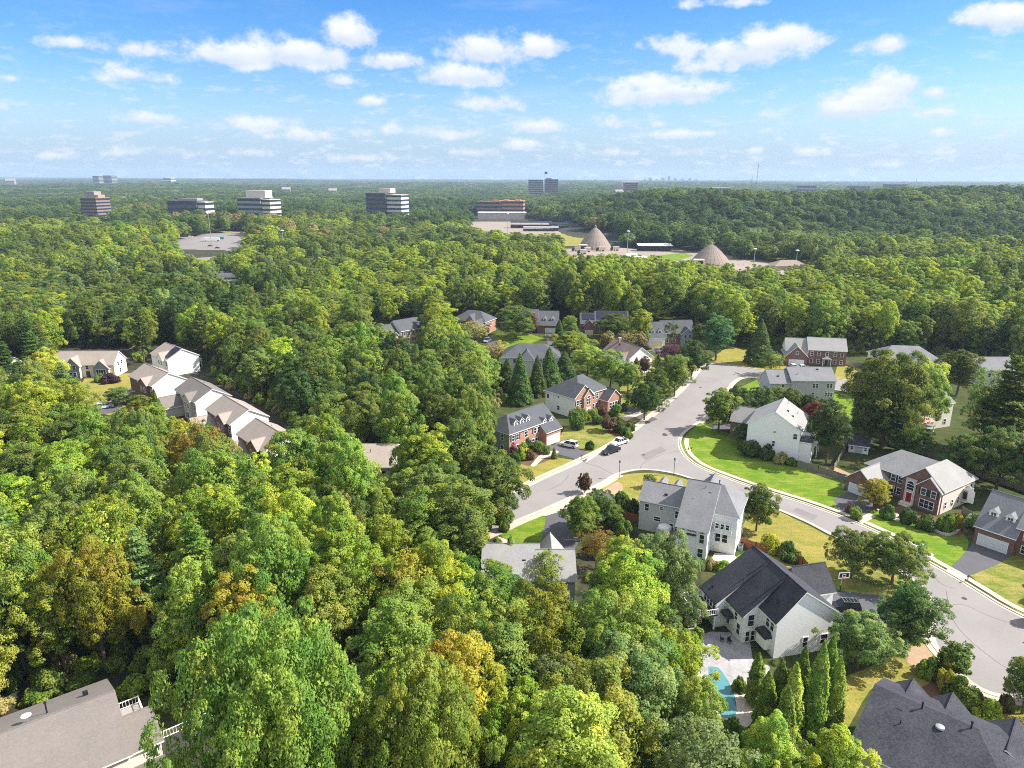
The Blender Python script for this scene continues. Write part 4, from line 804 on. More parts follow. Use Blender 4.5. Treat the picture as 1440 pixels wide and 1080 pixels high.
# basketball hoop
p = at(1181, 832); r = empty("basketball_hoop", (p.x, p.y, .04), RAD(8), "basketball hoop standing on the lawn beside the driveway", "basketball hoop")
b = MB(); b.bar((0, 0, 0), (0, 0, 1.2), .08, "black", 8); b.bar((0, 0, 1.2), (0, -.1, 3.3), .06, "galv", 8); b.build("pole", r)
b = MB(); b.box(-.95, .95, -.5, -.46, 2.9, 3.95, "car_black")
o = b.build("backboard", r); b = MB(); 
for x0, x1, z0, z1 in ((-1, 1, 3.86, 4.0), (-1, 1, 2.86, 3.0), (-1, -.88, 3.0, 3.86), (.88, 1, 3.0, 3.86), (-.34, .34, 3.1, 3.16), (-.34, .34, 3.5, 3.56), (-.34, -.28, 3.16, 3.5), (.28, .34, 3.16, 3.5)): b.box(x0, x1, -.53, -.501, z0, z1, "white")
b.build("board_frame", o)
b = MB()
for k in range(14):
    a0, a1 = 2 * math.pi * k / 14, 2 * math.pi * (k + 1) / 14; b.bar((.23 * math.cos(a0), -.78 + .23 * math.sin(a0), 3.05), (.23 * math.cos(a1), -.78 + .23 * math.sin(a1), 3.05), .02, "orange", 5)
b.build("rim", r); b = MB(); b.bar((0, -.1, 3.2), (0, -.47, 3.4), .05, "galv", 6); b.build("bracket", r)
# arbour
p = at(1172, 975); r = empty("garden_arbour", (p.x, p.y, 0), RAD(15), "white arched garden arbour beside the tall columnar evergreens", "arbour")
for s in (-1, 1):
    b = MB()
    for x in (-.75, .75):
        b.bar((x, s * .45, 0), (x, s * .45, 2.0), .05, "white", 5)
        for k in range(10):
            a0, a1 = math.pi * k / 10, math.pi * (k + 1) / 10; b.bar((.75 * math.cos(a0), s * .45, 2 + .75 * math.sin(a0)), (.75 * math.cos(a1), s * .45, 2 + .75 * math.sin(a1)), .05, "white", 5)
    b.build("arch", r)
b = MB()
for k in range(11):
    a0 = math.pi * k / 10; b.bar((.76 * math.cos(a0), -.5, 2 + .76 * math.sin(a0)), (.76 * math.cos(a0), .5, 2 + .76 * math.sin(a0)), .035, "white", 5)
for z in np.arange(.3, 2, .25):
    for x in (-.76, .76): b.bar((x, -.45, z), (x, .45, z), .025, "white", 4)
b.build("lattice", r)
def wbin(px, label, m, yaw=0):
    p = at(*px); r = empty("wheelie_bin", (p.x, p.y, .04), RAD(yaw), label, "bin")
    b = MB(); b.mesh([(-.25, -.28, .08), (.25, -.28, .08), (.25, .28, .08), (-.25, .28, .08), (-.31, -.36, 1), (.31, -.36, 1), (.31, .36, 1), (-.31, .36, 1)], [(0, 3, 2, 1), (4, 5, 6, 7), (0, 1, 5, 4), (1, 2, 6, 5), (2, 3, 7, 6), (3, 0, 4, 7)], m); b.build("body", r)
    b = MB(); b.box(-.33, .33, -.38, .42, 1.0, 1.07, m); b.build("lid", r)
    for s in (-1, 1):
        b = MB(); b.lathe([(.1, -.04), (.1, .04)], 10, "rubber"); b.build("wheel", r, (s * .27, .3, .1), (0, math.pi / 2, 0))
wbin((1296, 772), "pale green bin on the lawn edge beside the white vehicle", "bin", 20)
wbin((1186, 688), "grey bin against the garage side of the arched entrance house", "galv", 20)
def sign(px, label):
    p = at(*px); r = empty("mailbox", (p.x, p.y, 0), RAD(40), label, "mailbox")
    b = MB(); b.box(-.05, .05, -.05, .05, 0, 1.1, "wood"); b.build("post", r); b = MB(); b.prism([(-.12, 1.1), (.12, 1.1), (.12, 1.26), (.06, 1.34), (-.06, 1.34), (-.12, 1.26)], "x", -.26, .26, "black"); b.build("box", r)
sign((1360, 819), "black mailbox at the kerb of the right hand driveway"); sign((818, 646), "black mailbox beside the white estate car's driveway"); sign((972, 636), "black mailbox on the shaded corner of the bright lawn"); sign((1206, 736), "black mailbox at the dark brick house's driveway")
p = at(847, 640); 
b = MB(); b.lathe([(.12, 0), (.12, .5), (.17, .52), (.17, .6), (.1, .75)], 10, "orange"); b.bar((-.2, 0, .45), (.2, 0, .45), .06, "orange", 8); 
o = b.build("fire_hydrant", None, tuple(at(968, 633)[:2]) + (.0,)); tag(o, "small orange hydrant on the corner of the bright lawn", "hydrant")
# rock edging and a retaining wall in front of the dark brick house
P = catmull(X((1262, 728), (1300, 740), (1325, 752), (1340, 752), (1352, 744))); o = P[0]
b = MB()
for i in range(len(P) - 1):
    a = P[i] - o; c = P[i + 1] - o; d = (c - a).normalized(); q = Vector((-d.y, d.x, 0)) * .16; z = Vector((0, 0, .55 + .05 * math.sin(i * 5)))
    b.mesh([a + q, c + q, c - q, a - q, a + q + z, c + q + z, c - q + z, a - q + z], [(0, 3, 2, 1), (4, 5, 6, 7), (0, 1, 5, 4), (1, 2, 6, 5), (2, 3, 7, 6), (3, 0, 4, 7)], "stone")
o2 = b.build("retaining_wall", None, (o.x, o.y, 0)); tag(o2, "low curved stone retaining wall round the shrubs of the dark brick house", "wall")
# patio furniture
def chair(px, yaw, label):
    p = at(*px); r = empty("patio_chair", (p.x, p.y, .08), RAD(yaw), label, "chair")
    b = MB(); b.box(-.28, .28, -.28, .28, .4, .45, "black"); b.build("seat", r); b = MB(); b.box(-.28, .28, .25, .3, .45, .95, "black"); b.build("backrest", r)
    for x in (-.25, .25):
        for y in (-.25, .25): b = MB(); b.box(x - .02, x + .02, y - .02, y + .02, 0, .4, "black"); b.build("leg", r)
chair((1026, 905), 20, "black chair on the patio close under the charcoal roofed house"); chair((1015, 902), 80, "black chair on the patio close to the deck stairs")
# ------------------------------------------------------------------ trees
rng = np.random.default_rng(7)
def unit(v): return v / np.maximum(np.linalg.norm(v, axis=-1, keepdims=True), 1e-9)
def leaves(name, C, Nn, S, tint, bough, asp=.62, droop=0, rg=None, Sm=None):
    rg = rg or rng; n = len(C)
    Nn = unit(Nn); Sm = Nn if Sm is None else unit(unit(Sm) * .8 + Nn * .45 + np.array((0, 0, .15)))
    Nn = Nn * np.where((Nn * Sm).sum(-1) < 0, -1, 1)[:, None]; t = unit(np.cross(Nn, rg.normal(size=(n, 3)))); q = np.cross(Nn, t); S = S[:, None]
    t = t + np.array((0, 0, -droop)) 
    bend = Nn * S * .25
    V = np.stack([C - t * S - bend, C - q * S * asp, C + t * S - bend, C + q * S * asp], 1).reshape(-1, 3)
    me = bpy.data.meshes.new(name); me.vertices.add(4 * n); me.loops.add(4 * n); me.polygons.add(n)
    me.vertices.foreach_set("co", V.ravel().astype(np.float32)); me.loops.foreach_set("vertex_index", np.arange(4 * n, dtype=np.int32))
    me.polygons.foreach_set("loop_start", np.arange(0, 4 * n, 4, dtype=np.int32)); me.polygons.foreach_set("loop_total", np.full(n, 4, np.int32))
    for nm, a in (("tint", tint), ("bough", bough)):
        at_ = me.attributes.new(nm, "FLOAT", "POINT"); at_.data.foreach_set("value", np.repeat(a, 4).astype(np.float32))
    me.materials.append(M["leaf"]); me.update(calc_edges=True)
    me.normals_split_custom_set_from_vertices(np.repeat(Sm, 4, 0).tolist()); return me
def broad(seed, R=5., H=17., base=.25, top=1.0, nl=60, per=520, power=1., size=.145, lr=(.9, 1.9), gap=.12):
    """broadleaf crown: boughs set round an uneven envelope, each covered with leaf sprays"""
    rg = np.random.default_rng(seed); zc = H * (base + top) / 2; rz = H * (top - base) / 2
    C, Nn, S, T, B, D = [], [], [], [], [], []
    ph = rg.uniform(0, 6.28, 4)
    for i in range(nl):
        u = (i + .5) / nl; z = 1 - 1.72 * u; a = i * 2.39996 + rg.normal() * .3
        s = math.sqrt(max(0, 1 - abs(z) ** 2)) ** power
        if rg.random() < gap: continue
        k = 1 + .16 * math.sin(2 * a + ph[0]) + .12 * math.sin(3 * a + ph[1] + 2 * z) + .10 * math.sin(5 * z + ph[2])
        f = rg.uniform(.62, 1.0) if rg.random() < .8 else rg.uniform(.3, .6)
        l = rg.uniform(*lr); c = np.array((R * s * math.cos(a) * k * f, R * s * math.sin(a) * k * f, zc + rz * z * (.75 + .25 * f) * (1 + .05 * rg.normal())))
        c[2] -= l * .5
        out = unit(np.array((math.cos(a) * s, math.sin(a) * s, z * .8 + .25)))
        bt = rg.uniform(0, 1); ns = 7
        sd = unit(rg.normal(size=(ns, 3)) + out * .9 + np.array((0, 0, .35))); sr = rg.uniform(.3, .55, ns) * l
        m = int(per * l * l / 1.9); w = rg.integers(0, ns, m)
        d = unit(rg.normal(size=(m, 3)) + sd[w] * .5 + np.array((0, 0, .25)))
        p = c + sd[w] * l * .72 + d * sr[w][:, None] * rg.uniform(.65, 1.12, m)[:, None] * np.array((1, 1, .8))
        nn = unit(d * .8 + rg.normal(size=(m, 3)) * .55 + np.array((0, 0, .25)))
        C.append(p); Nn.append(nn); D.append(d + sd[w] * .6 + out * .5); S.append(size * rg.uniform(.55, 1.25, m)); T.append(rg.uniform(0, 1, m)); B.append(np.full(m, bt) + rg.normal(size=m) * .05)
    # inner leaves keep the crown from being see-through
    m = int(nl * per * .16); d = unit(rg.normal(size=(m, 3))); p = d * (rg.uniform(.15, .86, m)[:, None]) * np.array((R, R, rz)) + np.array((0, 0, zc - .4))
    C.append(p); Nn.append(unit(d + rg.normal(size=(m, 3)))); D.append(d); S.append(size * 1.7 * rg.uniform(.7, 1.2, m)); T.append(rg.uniform(.2, .9, m)); B.append(rg.uniform(.2, .7, m))
    return leaves("crown", np.concatenate(C), np.concatenate(Nn), np.concatenate(S), np.concatenate(T), np.concatenate(B), rg=rg, Sm=np.concatenate(D))
def pine(seed, R=4.2, H=20., base=.3, size=.26):
    rg = np.random.default_rng(seed); C, Nn, S, T, B = [], [], [], [], []; z = H * base
    while z < H - .4:
        t = (z - H * base) / (H * (1 - base)); ln = R * (1 - t) ** .7 * (1 if t > .15 else .7 + 2 * t); k = 6 if t < .8 else 5; a0 = rg.uniform(0, 6.28)
        for j in range(k):
            if rg.random() < .12: continue
            a = a0 + j * 6.283 / k + rg.normal() * .2; l = ln * rg.uniform(.6, 1.15); bt = rg.uniform(0, 1); m = int(52 * l)
            s = rg.beta(2.4, 1.3, m) * l; side = rg.normal(size=m) * (.16 + .2 * s / max(l, .1)) * 1.3
            x = np.cos(a) * s - np.sin(a) * side; y = np.sin(a) * s + np.cos(a) * side; zz = z + .10 * s + .03 * s * s + rg.normal(size=m) * .13 - .06 * np.abs(side)
            C.append(np.stack([x, y, zz], -1)); Nn.append(np.array((0, 0, 1.)) + rg.normal(size=(m, 3)) * .55); S.append(size * rg.uniform(.6, 1.3, m)); T.append(rg.uniform(0, 1, m)); B.append(np.full(m, bt))
        z += rg.uniform(.75, 1.25)
    m = 120; C.append(np.stack([rg.normal(size=m) * .3, rg.normal(size=m) * .3, H - rg.uniform(0, 1.6, m)], -1)); Nn.append(rg.normal(size=(m, 3)) + np.array((0, 0, .6))); S.append(size * rg.uniform(.5, 1., m)); T.append(rg.uniform(0, 1, m)); B.append(np.full(m, .5))
    return leaves("crown", np.concatenate(C), np.concatenate(Nn), np.concatenate(S), np.concatenate(T), np.concatenate(B), asp=.45, rg=rg)
def cone(seed, R=3., H=12., base=.04, power=.8, n=9000, size=.2, flame=False, bumps=26):
    """dense evergreen: spire or flame covered with upright sprays"""
    rg = np.random.default_rng(seed)
    t = 1 - np.sqrt(rg.uniform(0, 1, n)) if not flame else rg.uniform(0, 1, n)
    a = rg.uniform(0, 6.283, n)
    r = (1 - t) ** power if not flame else np.minimum(1, (t + .05) * 6) ** .6 * (1 - t ** 2.2) ** .8
    ba = rg.uniform(0, 6.283, bumps * 4); bz = rg.uniform(0, 1, bumps * 4); g = np.zeros(n); idx = np.zeros(n, int); best = np.full(n, 9.)
    for k in range(bumps * 4):
        da = np.abs((a - ba[k] + math.pi) % (2 * math.pi) - math.pi) * np.maximum(r, .2) * R; dz = (t - bz[k]) * H * (.6 if flame else 1.)
        d = np.sqrt(da ** 2 + dz ** 2); up = d < best; best[up] = d[up]; idx[up] = k
    g = np.clip(1 - best / (R * .42), 0, 1)
    rr = R * r * (.72 + .34 * g) * rg.uniform(.82, 1.06, n)
    C = np.stack([rr * np.cos(a), rr * np.sin(a), H * (base + (1 - base) * t) + rg.normal(size=n) * .12], -1)
    Nn = np.stack([np.cos(a), np.sin(a), np.full(n, .55)], -1) + rg.normal(size=(n, 3)) * .5
    bt = rg.uniform(0, 1, bumps * 4)[idx]
    return leaves("crown", C, Nn, size * rg.uniform(.6, 1.3, n), rg.uniform(0, 1, n), bt, asp=.5, rg=rg)
def shrub(seed, R=1., H=1.3, nl=16, per=200, size=.1):
    rg = np.random.default_rng(seed); C, Nn, S, T, B = [], [], [], [], []
    for i in range(nl):
        d = unit(rg.normal(size=3) + np.array((0, 0, .5))); d[2] = abs(d[2]); c = d * np.array((R * .72, R * .72, H * .62)) * rg.uniform(.6, 1.05) + np.array((0, 0, H * .22)); l = rg.uniform(.24, .42) * R; m = per
        q = unit(rg.normal(size=(m, 3)) + d * .5); C.append(c + q * l * rg.uniform(.7, 1.15, m)[:, None]); Nn.append(q + rg.normal(size=(m, 3)) * .5); S.append(size * rg.uniform(.6, 1.2, m)); T.append(rg.uniform(0, 1, m)); B.append(np.full(m, rg.uniform(0, 1)))
    m = 300; q = unit(rg.normal(size=(m, 3))); q[:, 2] = np.abs(q[:, 2]); C.append(q * np.array((R, R, H)) * rg.uniform(.2, .75, m)[:, None]); Nn.append(q + rg.normal(size=(m, 3))); S.append(size * 2 * rg.uniform(.6, 1.2, m)); T.append(rg.uniform(0, .5, m)); B.append(np.full(m, .3))
    return leaves("foliage", np.concatenate(C), np.concatenate(Nn), np.concatenate(S), np.concatenate(T), np.concatenate(B), rg=rg)
def trunk_data(seed, H, R, base, r0=.32, limbs=7, straight=False):
    rg = np.random.default_rng(seed + 99); b = MB(); p = Vector((0, 0, -.3)); n = 7; z = -.3; pts = [p]
    top = H * (.92 if straight else .72)
    for i in range(1, n + 1): pts.append(Vector((0 if straight else rg.normal() * .02 * H * i / n, 0 if straight else rg.normal() * .02 * H * i / n, top * i / n)))
    for i in range(n): b.bar(pts[i], pts[i + 1], r0 * (1 - .85 * i / n), "bark", 7, r0 * (1 - .85 * (i + 1) / n))
    if not straight:
        for k in range(limbs):
            i = rg.integers(2, n); s = pts[i]; a = k * 2.4 + rg.normal() * .3; l = R * rg.uniform(.5, .8)
            m_ = s + Vector((math.cos(a) * l * .5, math.sin(a) * l * .5, l * .45)); e = s + Vector((math.cos(a) * l, math.sin(a) * l, l * rg.uniform(.6, 1.0)))
            b.bar(s, m_, r0 * .35, "bark", 5, r0 * .22); b.bar(m_, e, r0 * .22, "bark", 5, r0 * .08)
    return b.data("trunk")
# prototypes: (crown mesh, trunk mesh, nominal radius, nominal height)
PR = {}
for i in range(5): PR["round%d" % i] = (broad(10 + i, 5, 16, .2, 1), trunk_data(i, 16, 5, .2), 5, 16)
for i in range(4): PR["tall%d" % i] = (broad(30 + i, 4.6, 21, .22, 1, nl=80, per=470, power=.85, lr=(.8, 1.6)), trunk_data(20 + i, 21, 4.2, .3), 4.6, 21)
for i in range(3): PR["wide%d" % i] = (broad(50 + i, 7, 16, .26, 1, nl=95, per=460, power=.75, lr=(1., 1.9), gap=.08), trunk_data(40 + i, 16, 6, .3, .4, 9), 7, 16)
for i in range(2): PR["huge%d" % i] = (broad(57 + i, 9.5, 18, .36, 1, nl=190, per=330, power=.9, lr=(1., 1.9), gap=.08), trunk_data(57 + i, 18, 8, .3, .5, 9), 9.5, 18)
for i in range(2): PR["loose%d" % i] = (broad(60 + i, 5, 18, .22, 1, nl=60, per=260, power=.9, lr=(.7, 1.4), gap=.22, size=.15), trunk_data(55 + i, 18, 5.5, .3, .32, 14), 5, 18)
for i in range(3): PR["pine%d" % i] = (pine(70 + i), trunk_data(60 + i, 20, 4, .3, .28, 0, True), 4.2, 20)
for i in range(2): PR["cone%d" % i] = (cone(80 + i), trunk_data(80, 12, 3, .1, .2, 0, True), 3, 12)
for i in range(3): PR["flame%d" % i] = (cone(85 + i, 1.3, 9, .02, n=7000, size=.16, flame=True, bumps=22), trunk_data(82, 9, 1, .1, .12, 0, True), 1.3, 9)
for i in range(2): PR["small%d" % i] = (broad(90 + i, 1.6, 4, .22, 1, nl=34, per=900, lr=(.35, .6), size=.11), trunk_data(90 + i, 4, 1.6, .2, .09, 7), 1.6, 4)
for i in range(4): PR["bush%d" % i] = (shrub(95 + i), None, 1, 1.3)
# leaf colours (r, g, b, share turned)
CO = {"bright green": (.155, .212, .034, .05), "mid green": (.122, .162, .028, .08), "dark green": (.072, .11, .026, .03), "yellow green": (.205, .245, .028, .1), "olive green": (.13, .165, .035, .15),
      "golden": (.25, .225, .028, .35), "rusty orange": (.22, .155, .035, .35), "grey green": (.15, .20, .062, .05), "lime green": (.205, .255, .042, .05), "tan": (.25, .21, .085, .15), "plum": (.075, .035, .05, .0), "red": (.19, .05, .035, .1), "blue green": (.05, .105, .035, .02), "reddish brown": (.12, .075, .045, .2), "pink": (.28, .12, .17, .0)}
def plant(kind, loc, rad, hgt, colour, label, cat="tree", group=None, name=None, rz=None, jit=.12):
    cr, tk, r0, h0 = PR[kind]; nm = name or {"pine": "pine_tree", "cone": "conifer_tree", "flam": "columnar_evergreen", "bush": "shrub"}.get(kind[:4], "broadleaf_tree")
    c = CO[colour]; k = [1 + jit * rng.normal() * .35 for _ in range(3)]; kk = 1 + jit * rng.normal() * .8
    c = (max(.004, c[0] * k[0] * kk), max(.004, c[1] * k[1] * kk), max(.003, c[2] * k[2] * kk), c[3])
    rz = rng.uniform(0, 6.28) if rz is None else rz; s = (rad / r0 * rng.uniform(.93, 1.07), rad / r0 * rng.uniform(.93, 1.07), hgt / h0)
    if tk is None:
        o = link(nm, cr, None, loc, (0, 0, rz)); o.scale = s; o.color = c; return tag(o, label, cat, group)
    r = empty(nm, loc, rz, label, cat, group); r.scale = s
    a = link("crown", cr, r); a.color = c; link("trunk", tk, r); return r
FOOT = []   # planted places, for spacing the woods
def mt(bx, by, ty, w, kind, colour, label, cat="tree", name=None):
    """a plant given by its foot, its top and its crown width in the photograph, stood on the ground there"""
    p = at(bx, by); d = depth(p); q = ray(bx, ty); t = p.y / q.y; h = max(.4, CAMZ + q.z * t); rad = w * d / FPX / 2
    if kind[-1] not in "01234": kind += str(int(rng.integers(0, {"round": 5, "tall": 4, "wide": 3, "huge": 2, "loose": 2, "pine": 3, "cone": 2, "flame": 3, "small": 2, "bush": 4}[kind])))
    FOOT.append((p.x, p.y, rad)); return plant(kind, p, rad, h, colour, label, cat, None, name)
T = "tree"
mt(1010, 607, 549, 50, "round", "mid green", "dark rounded street tree on the kerb corner by the bright lawn")
mt(1161, 654, 563, 50, "tall", "dark green", "tall dark green tree at the right wall of the white gabled house")
mt(906, 591, 540, 44, "wide", "dark green", "dark glossy evergreen tree in the front yard of the orange brick house")
mt(921, 575, 520, 40, "round", "mid green", "green street tree just left of the road, behind the dark glossy evergreen")
mt(948, 558, 499, 44, "round", "mid green", "green street tree at the road's left kerb, nearest of its line")
mt(972, 535, 480, 40, "round", "dark green", "dark green street tree further up the left kerb towards the cul-de-sac")
mt(1006, 507, 443, 46, "tall", "blue green", "dark bluish tree on the dry lawn at the road's end")
mt(1066, 512, 449, 42, "cone", "dark green", "dark pointed evergreen on the right side of the dry lawn", name="conifer_tree")
mt(1083, 528, 492, 38, "loose", "olive green", "small olive tree at the road end in front of the brick colonial")
mt(725, 476, 432, 54, "round0", "bright green", "bright green rounded tree between the two brick houses at the back")
mt(800, 506, 468, 56, "round", "yellow green", "pale yellow green willow in the middle of the rear gardens")
mt(826, 528, 488, 52, "wide", "lime green", "drooping lime green willow right of the evergreen row")
mt(858, 548, 494, 44, "round", "mid green", "mid green tree below the brown roofed gable, left of a smaller one")
mt(883, 552, 510, 34, "round", "bright green", "small bright tree below the white gable end")
mt(894, 528, 502, 20, "cone", "reddish brown", "dark reddish conifer against the white gable wall", name="conifer_tree")
mt(925, 520, 498, 10, "flame", "dark green", "little dark spire tree beside the white gabled house")
for bx, by, ty, w, lab in ((713, 552, 504, 30, "leftmost dark evergreen of the row behind the orange brick house"), (731, 567, 496, 32, "tall dark evergreen, second in the row from its left end"), (755, 556, 499, 26, "slim dark evergreen in the middle of the row"), (772, 550, 487, 32, "tallest dark evergreen of the row below the grey hipped roof"), (793, 540, 494, 36, "dark evergreen at the right end of the row")):
    mt(bx, by, ty, w * 1.28, "cone", "dark green", lab)
mt(942, 512, 486, 36, "round", "plum", "dark plum coloured tree beside the driveway at the back")
mt(942, 482, 454, 28, "round", "olive green", "dark olive tree in front of the two dormered garage")
mt(906, 526, 502, 16, "small", "reddish brown", "little purplish tree by the white gable's right edge")
mt(866, 476, 442, 50, "round", "mid green", "green tree hiding the front of the solar roofed house")
mt(900, 486, 434, 32, "tall", "yellow green", "slender yellow green tree right of the solar roof")
mt(801, 474, 445, 24, "round", "mid green", "neat green dome shaped tree between the dormer house and the solar roof")
mt(786, 478, 450, 14, "flame", "dark green", "dark columnar tree by the white double garage")
for bx, w, lab in ((858, 30, "left one of three golden tan shrubs behind the brown roof"), (878, 32, "middle one of three golden tan shrubs behind the brown roof"), (898, 30, "right one of three golden tan shrubs near the brown roof")): mt(bx, 489, 467, w, "bush", "tan", lab, "shrub")
mt(668, 484, 450, 42, "loose", "tan", "tan half bare tree in front of the red brick hipped house")
mt(650, 492, 455, 34, "loose", "olive green", "olive tree left of the tan half bare one by the red brick house")
mt(700, 512, 478, 34, "loose", "tan", "pale brownish tree left of the wide grey hipped roof")
mt(812, 492, 466, 26, "round", "mid green", "green garden tree beside the rear driveway, below the dome shaped tree")
mt(607, 480, 440, 34, "round", "dark green", "dark green tree covering the right end of the tan brick house")
mt(747, 470, 440, 20, "round", "reddish brown", "small reddish tree at the front of the dormer house")
mt(985, 490, 455, 24, "round", "olive green", "olive tree at the right end of the pale garage house")
mt(1038, 590, 546, 40, "wide", "dark green", "dark thicket tree left in the hedge behind the white gabled house")
mt(1068, 588, 545, 36, "wide", "dark green", "dark spreading tree second in the hedge below the grey house")
mt(1092, 582, 545, 30, "round", "olive green", "yellowish tree in the hedge below the grey house")
mt(1112, 588, 548, 34, "wide", "mid green", "green spreading tree in the hedge, just above the white roof ridge")
mt(1135, 590, 556, 30, "wide", "dark green", "dark tree at the hedge's right end by the grey house corner")
mt(1143, 602, 566, 34, "round", "red", "dark red maple beside the roof of the white gabled house")
mt(1240, 628, 496, 116, "wide1", "mid green", "large green tree with golden top in front of the right hand grey hipped roof")
mt(1284, 606, 508, 72, "wide2", "bright green", "large bright green tree over the cream house with the pink awning")
mt(1222, 622, 560, 60, "round", "dark green", "dark shaded tree by the garden shed's back")
mt(1272, 640, 596, 54, "round", "dark green", "dark low tree behind the dark brick house's left ridge")
mt(1212, 596, 548, 46, "loose", "grey green", "pale tree right of the grey house seen from behind")
mt(1210, 556, 528, 40, "bush", "tan", "pale tan shrub on the side lawn past the grey house", "shrub")
mt(1377, 640, 516, 62, "loose", "olive green", "olive tree with thin crown left of the tall right hand pine")
mt(1402, 655, 500, 96, "pine0", "mid green", "tall open pine with visible trunk near the photo's right edge")
mt(1440, 640, 515, 90, "tall", "olive green", "olive tree cut by the photo's right edge above the fence")
mt(1356, 672, 612, 60, "round", "mid green", "green tree above the fence behind the dark brick house's right wall")
mt(1400, 690, 606, 82, "wide", "dark green", "broad dark tree above the fence under the tall open pine")
mt(1444, 705, 612, 70, "round", "mid green", "green tree at the right edge above the white garage roof")
mt(1345, 556, 492, 48, "tall", "mid green", "upright green tree right of the grey hipped roof")
mt(1228, 714, 676, 38, "round", "golden", "small golden tree in front of the dark brick house")
mt(1196, 812, 748, 62, "wide", "olive green", "left tree of the spreading pair beside the road")
mt(1254, 822, 754, 76, "wide", "mid green", "right tree of the spreading pair beside the road")
mt(1270, 922, 822, 80, "tall", "dark green", "tall dark tree between the near driveway and the road")
mt(1205, 940, 866, 88, "wide", "grey green", "pale green multi stemmed tree by the white house's near corner")
mt(1338, 951, 905, 44, "small", "olive green", "small vase shaped tree with reddish tips on the near kerb")
mt(1437, 1004, 928, 58, "round", "mid green", "kerbside tree cut by the photo's lower right edge")
mt(1303, 950, 925, 34, "bush", "lime green", "lime yellow shrub on the dry lawn near the kerb", "shrub")
mt(1322, 958, 932, 30, "bush", "dark green", "dark green shrub touching the lime yellow one", "shrub")
for i, (bx, by, w, c) in enumerate(((1345, 985, 40, "yellow green"), (1365, 1000, 38, "olive green"), (1385, 1015, 40, "yellow green"), (1330, 970, 30, "golden"))): mt(bx, by, by - 30, w, "bush", c, ("yellowish shrub second in the near hedge by the kerb", "olive shrub third in the near hedge by the kerb", "yellow green shrub lowest in the near hedge by the kerb", "golden shrub at the upper end of the near hedge")[i], "shrub")
mt(1413, 1000, 975, 20, "bush", "reddish brown", "small dark shrub by the kerb left of the edge tree", "shrub")
for i, (bx, by, ty, w) in enumerate(((1060, 990, 920, 24), (1072, 1030, 945, 28), (1090, 1012, 928, 26), (1106, 1046, 935, 30), (1118, 1020, 912, 26), (1140, 1040, 905, 30), (1155, 1012, 897, 28), (1166, 1034, 925, 26), (1098, 1060, 968, 28))):
    mt(bx, by, ty, w * 1.3, "flame", "bright green" if i % 3 else "lime green", ("leftmost columnar evergreen, beside the patio corner", "columnar evergreen in front of the leftmost one", "columnar evergreen third from the left by the pool", "thick columnar evergreen left of the middle", "middle columnar evergreen touching the white wall", "broad columnar evergreen right of the middle", "tallest columnar evergreen in front of the siding", "rightmost columnar evergreen, beside the white arbour", "lowest columnar evergreen, foremost of the line")[i])
mt(1063, 747, 684, 50, "round", "mid green", "green tree on the dry lawn at the middle house's sunny side")
mt(822, 694, 666, 20, "small", "reddish brown", "little reddish tree on the verge between two driveways")
mt(913, 686, 668, 18, "small", "olive green", "little thin tree on the dry corner lawn")
mt(838, 745, 692, 48, "wide", "dark green", "dark tree between the two lower driveways, right one")
mt(815, 762, 700, 50, "round", "mid green", "green tree between the lower driveways, left one")
mt(838, 800, 742, 44, "loose", "rusty orange", "thin tree with a reddish patch right of the lower grey roof")
mt(872, 716, 692, 26, "bush", "dark green", "dark shrub beside the middle driveway", "shrub"); mt(888, 722, 700, 24, "bush", "dark green", "dark shrub next to the grey house's left corner", "shrub")
mt(862, 742, 712, 34, "round", "mid green", "low green tree behind the red cedar fence by the middle driveway")
mt(811, 603, 575, 28, "bush", "dark green", "big round dark shrub at the orange brick house's left corner", "shrub")
mt(855, 607, 585, 23, "small", "reddish brown", "small purple brown tree on the lawn of the orange brick house")
for i, (bx, by, w, c) in enumerate(((822, 590, 18, "yellow green"), (834, 586, 16, "lime green"), (846, 583, 16, "reddish brown"), (870, 608, 18, "dark green"), (880, 612, 16, "dark green"), (886, 606, 18, "mid green"), (884, 617, 12, "mid green"), (840, 596, 16, "mid green"), (860, 590, 14, "dark green"), (868, 580, 14, "mid green"), (876, 577, 12, "dark green"))):
    mt(bx, by, by - w * .8, w, "bush", c, ("yellow green shrub left of the orange brick house's door", "lime shrub before the orange brick house's door", "reddish shrub by the orange brick garage wing", "dark shrub left in the bed beside the parked pickups", "dark shrub in the middle of the bed beside the pickups", "green shrub in the bed, furthest up by the road", "small clipped shrub at the kerb above the pickups", "green shrub in the orange brick house's front bed", "dark low shrub under the garage wing windows, left", "green low shrub under the garage wing windows", "dark low shrub at the garage wing's right corner")[i], "shrub")
for i, (bx, by, w, c) in enumerate(((734, 645, 24, "yellow green"), (721, 640, 20, "pink"), (745, 646, 16, "reddish brown"), (742, 632, 18, "dark green"), (757, 634, 16, "olive green"), (768, 638, 14, "grey green"), (706, 662, 30, "olive green"), (722, 655, 22, "dark green"))):
    mt(bx, by, by - w * .85, w, "bush", c, ("yellow green shrub before the dormered brick house", "pinkish flowering shrub at the dormered brick house's left corner", "brown shrub on the bed of the dormered brick house", "dark shrub against the dormered brick front", "olive shrub near the dormered house's front door", "greyish shrub beside the dormered house's garage", "large olive shrub at the left end of the dry lawn", "dark shrub left of the yellow green one")[i], "shrub")
mt(779, 645, 628, 10, "cone", "mid green", "tiny conical tree on the dry lawn by the driveway", name="conifer_tree"); mt(829, 632, 620, 13, "bush", "dark green", "lone round dark shrub on the lawn above the apron", "shrub")
mt(690, 742, 632, 88, "round3", "mid green", "big dense green tree at the lower end of the road"); mt(651, 690, 626, 58, "round1", "bright green", "bright green tree behind the big dense one by the road")
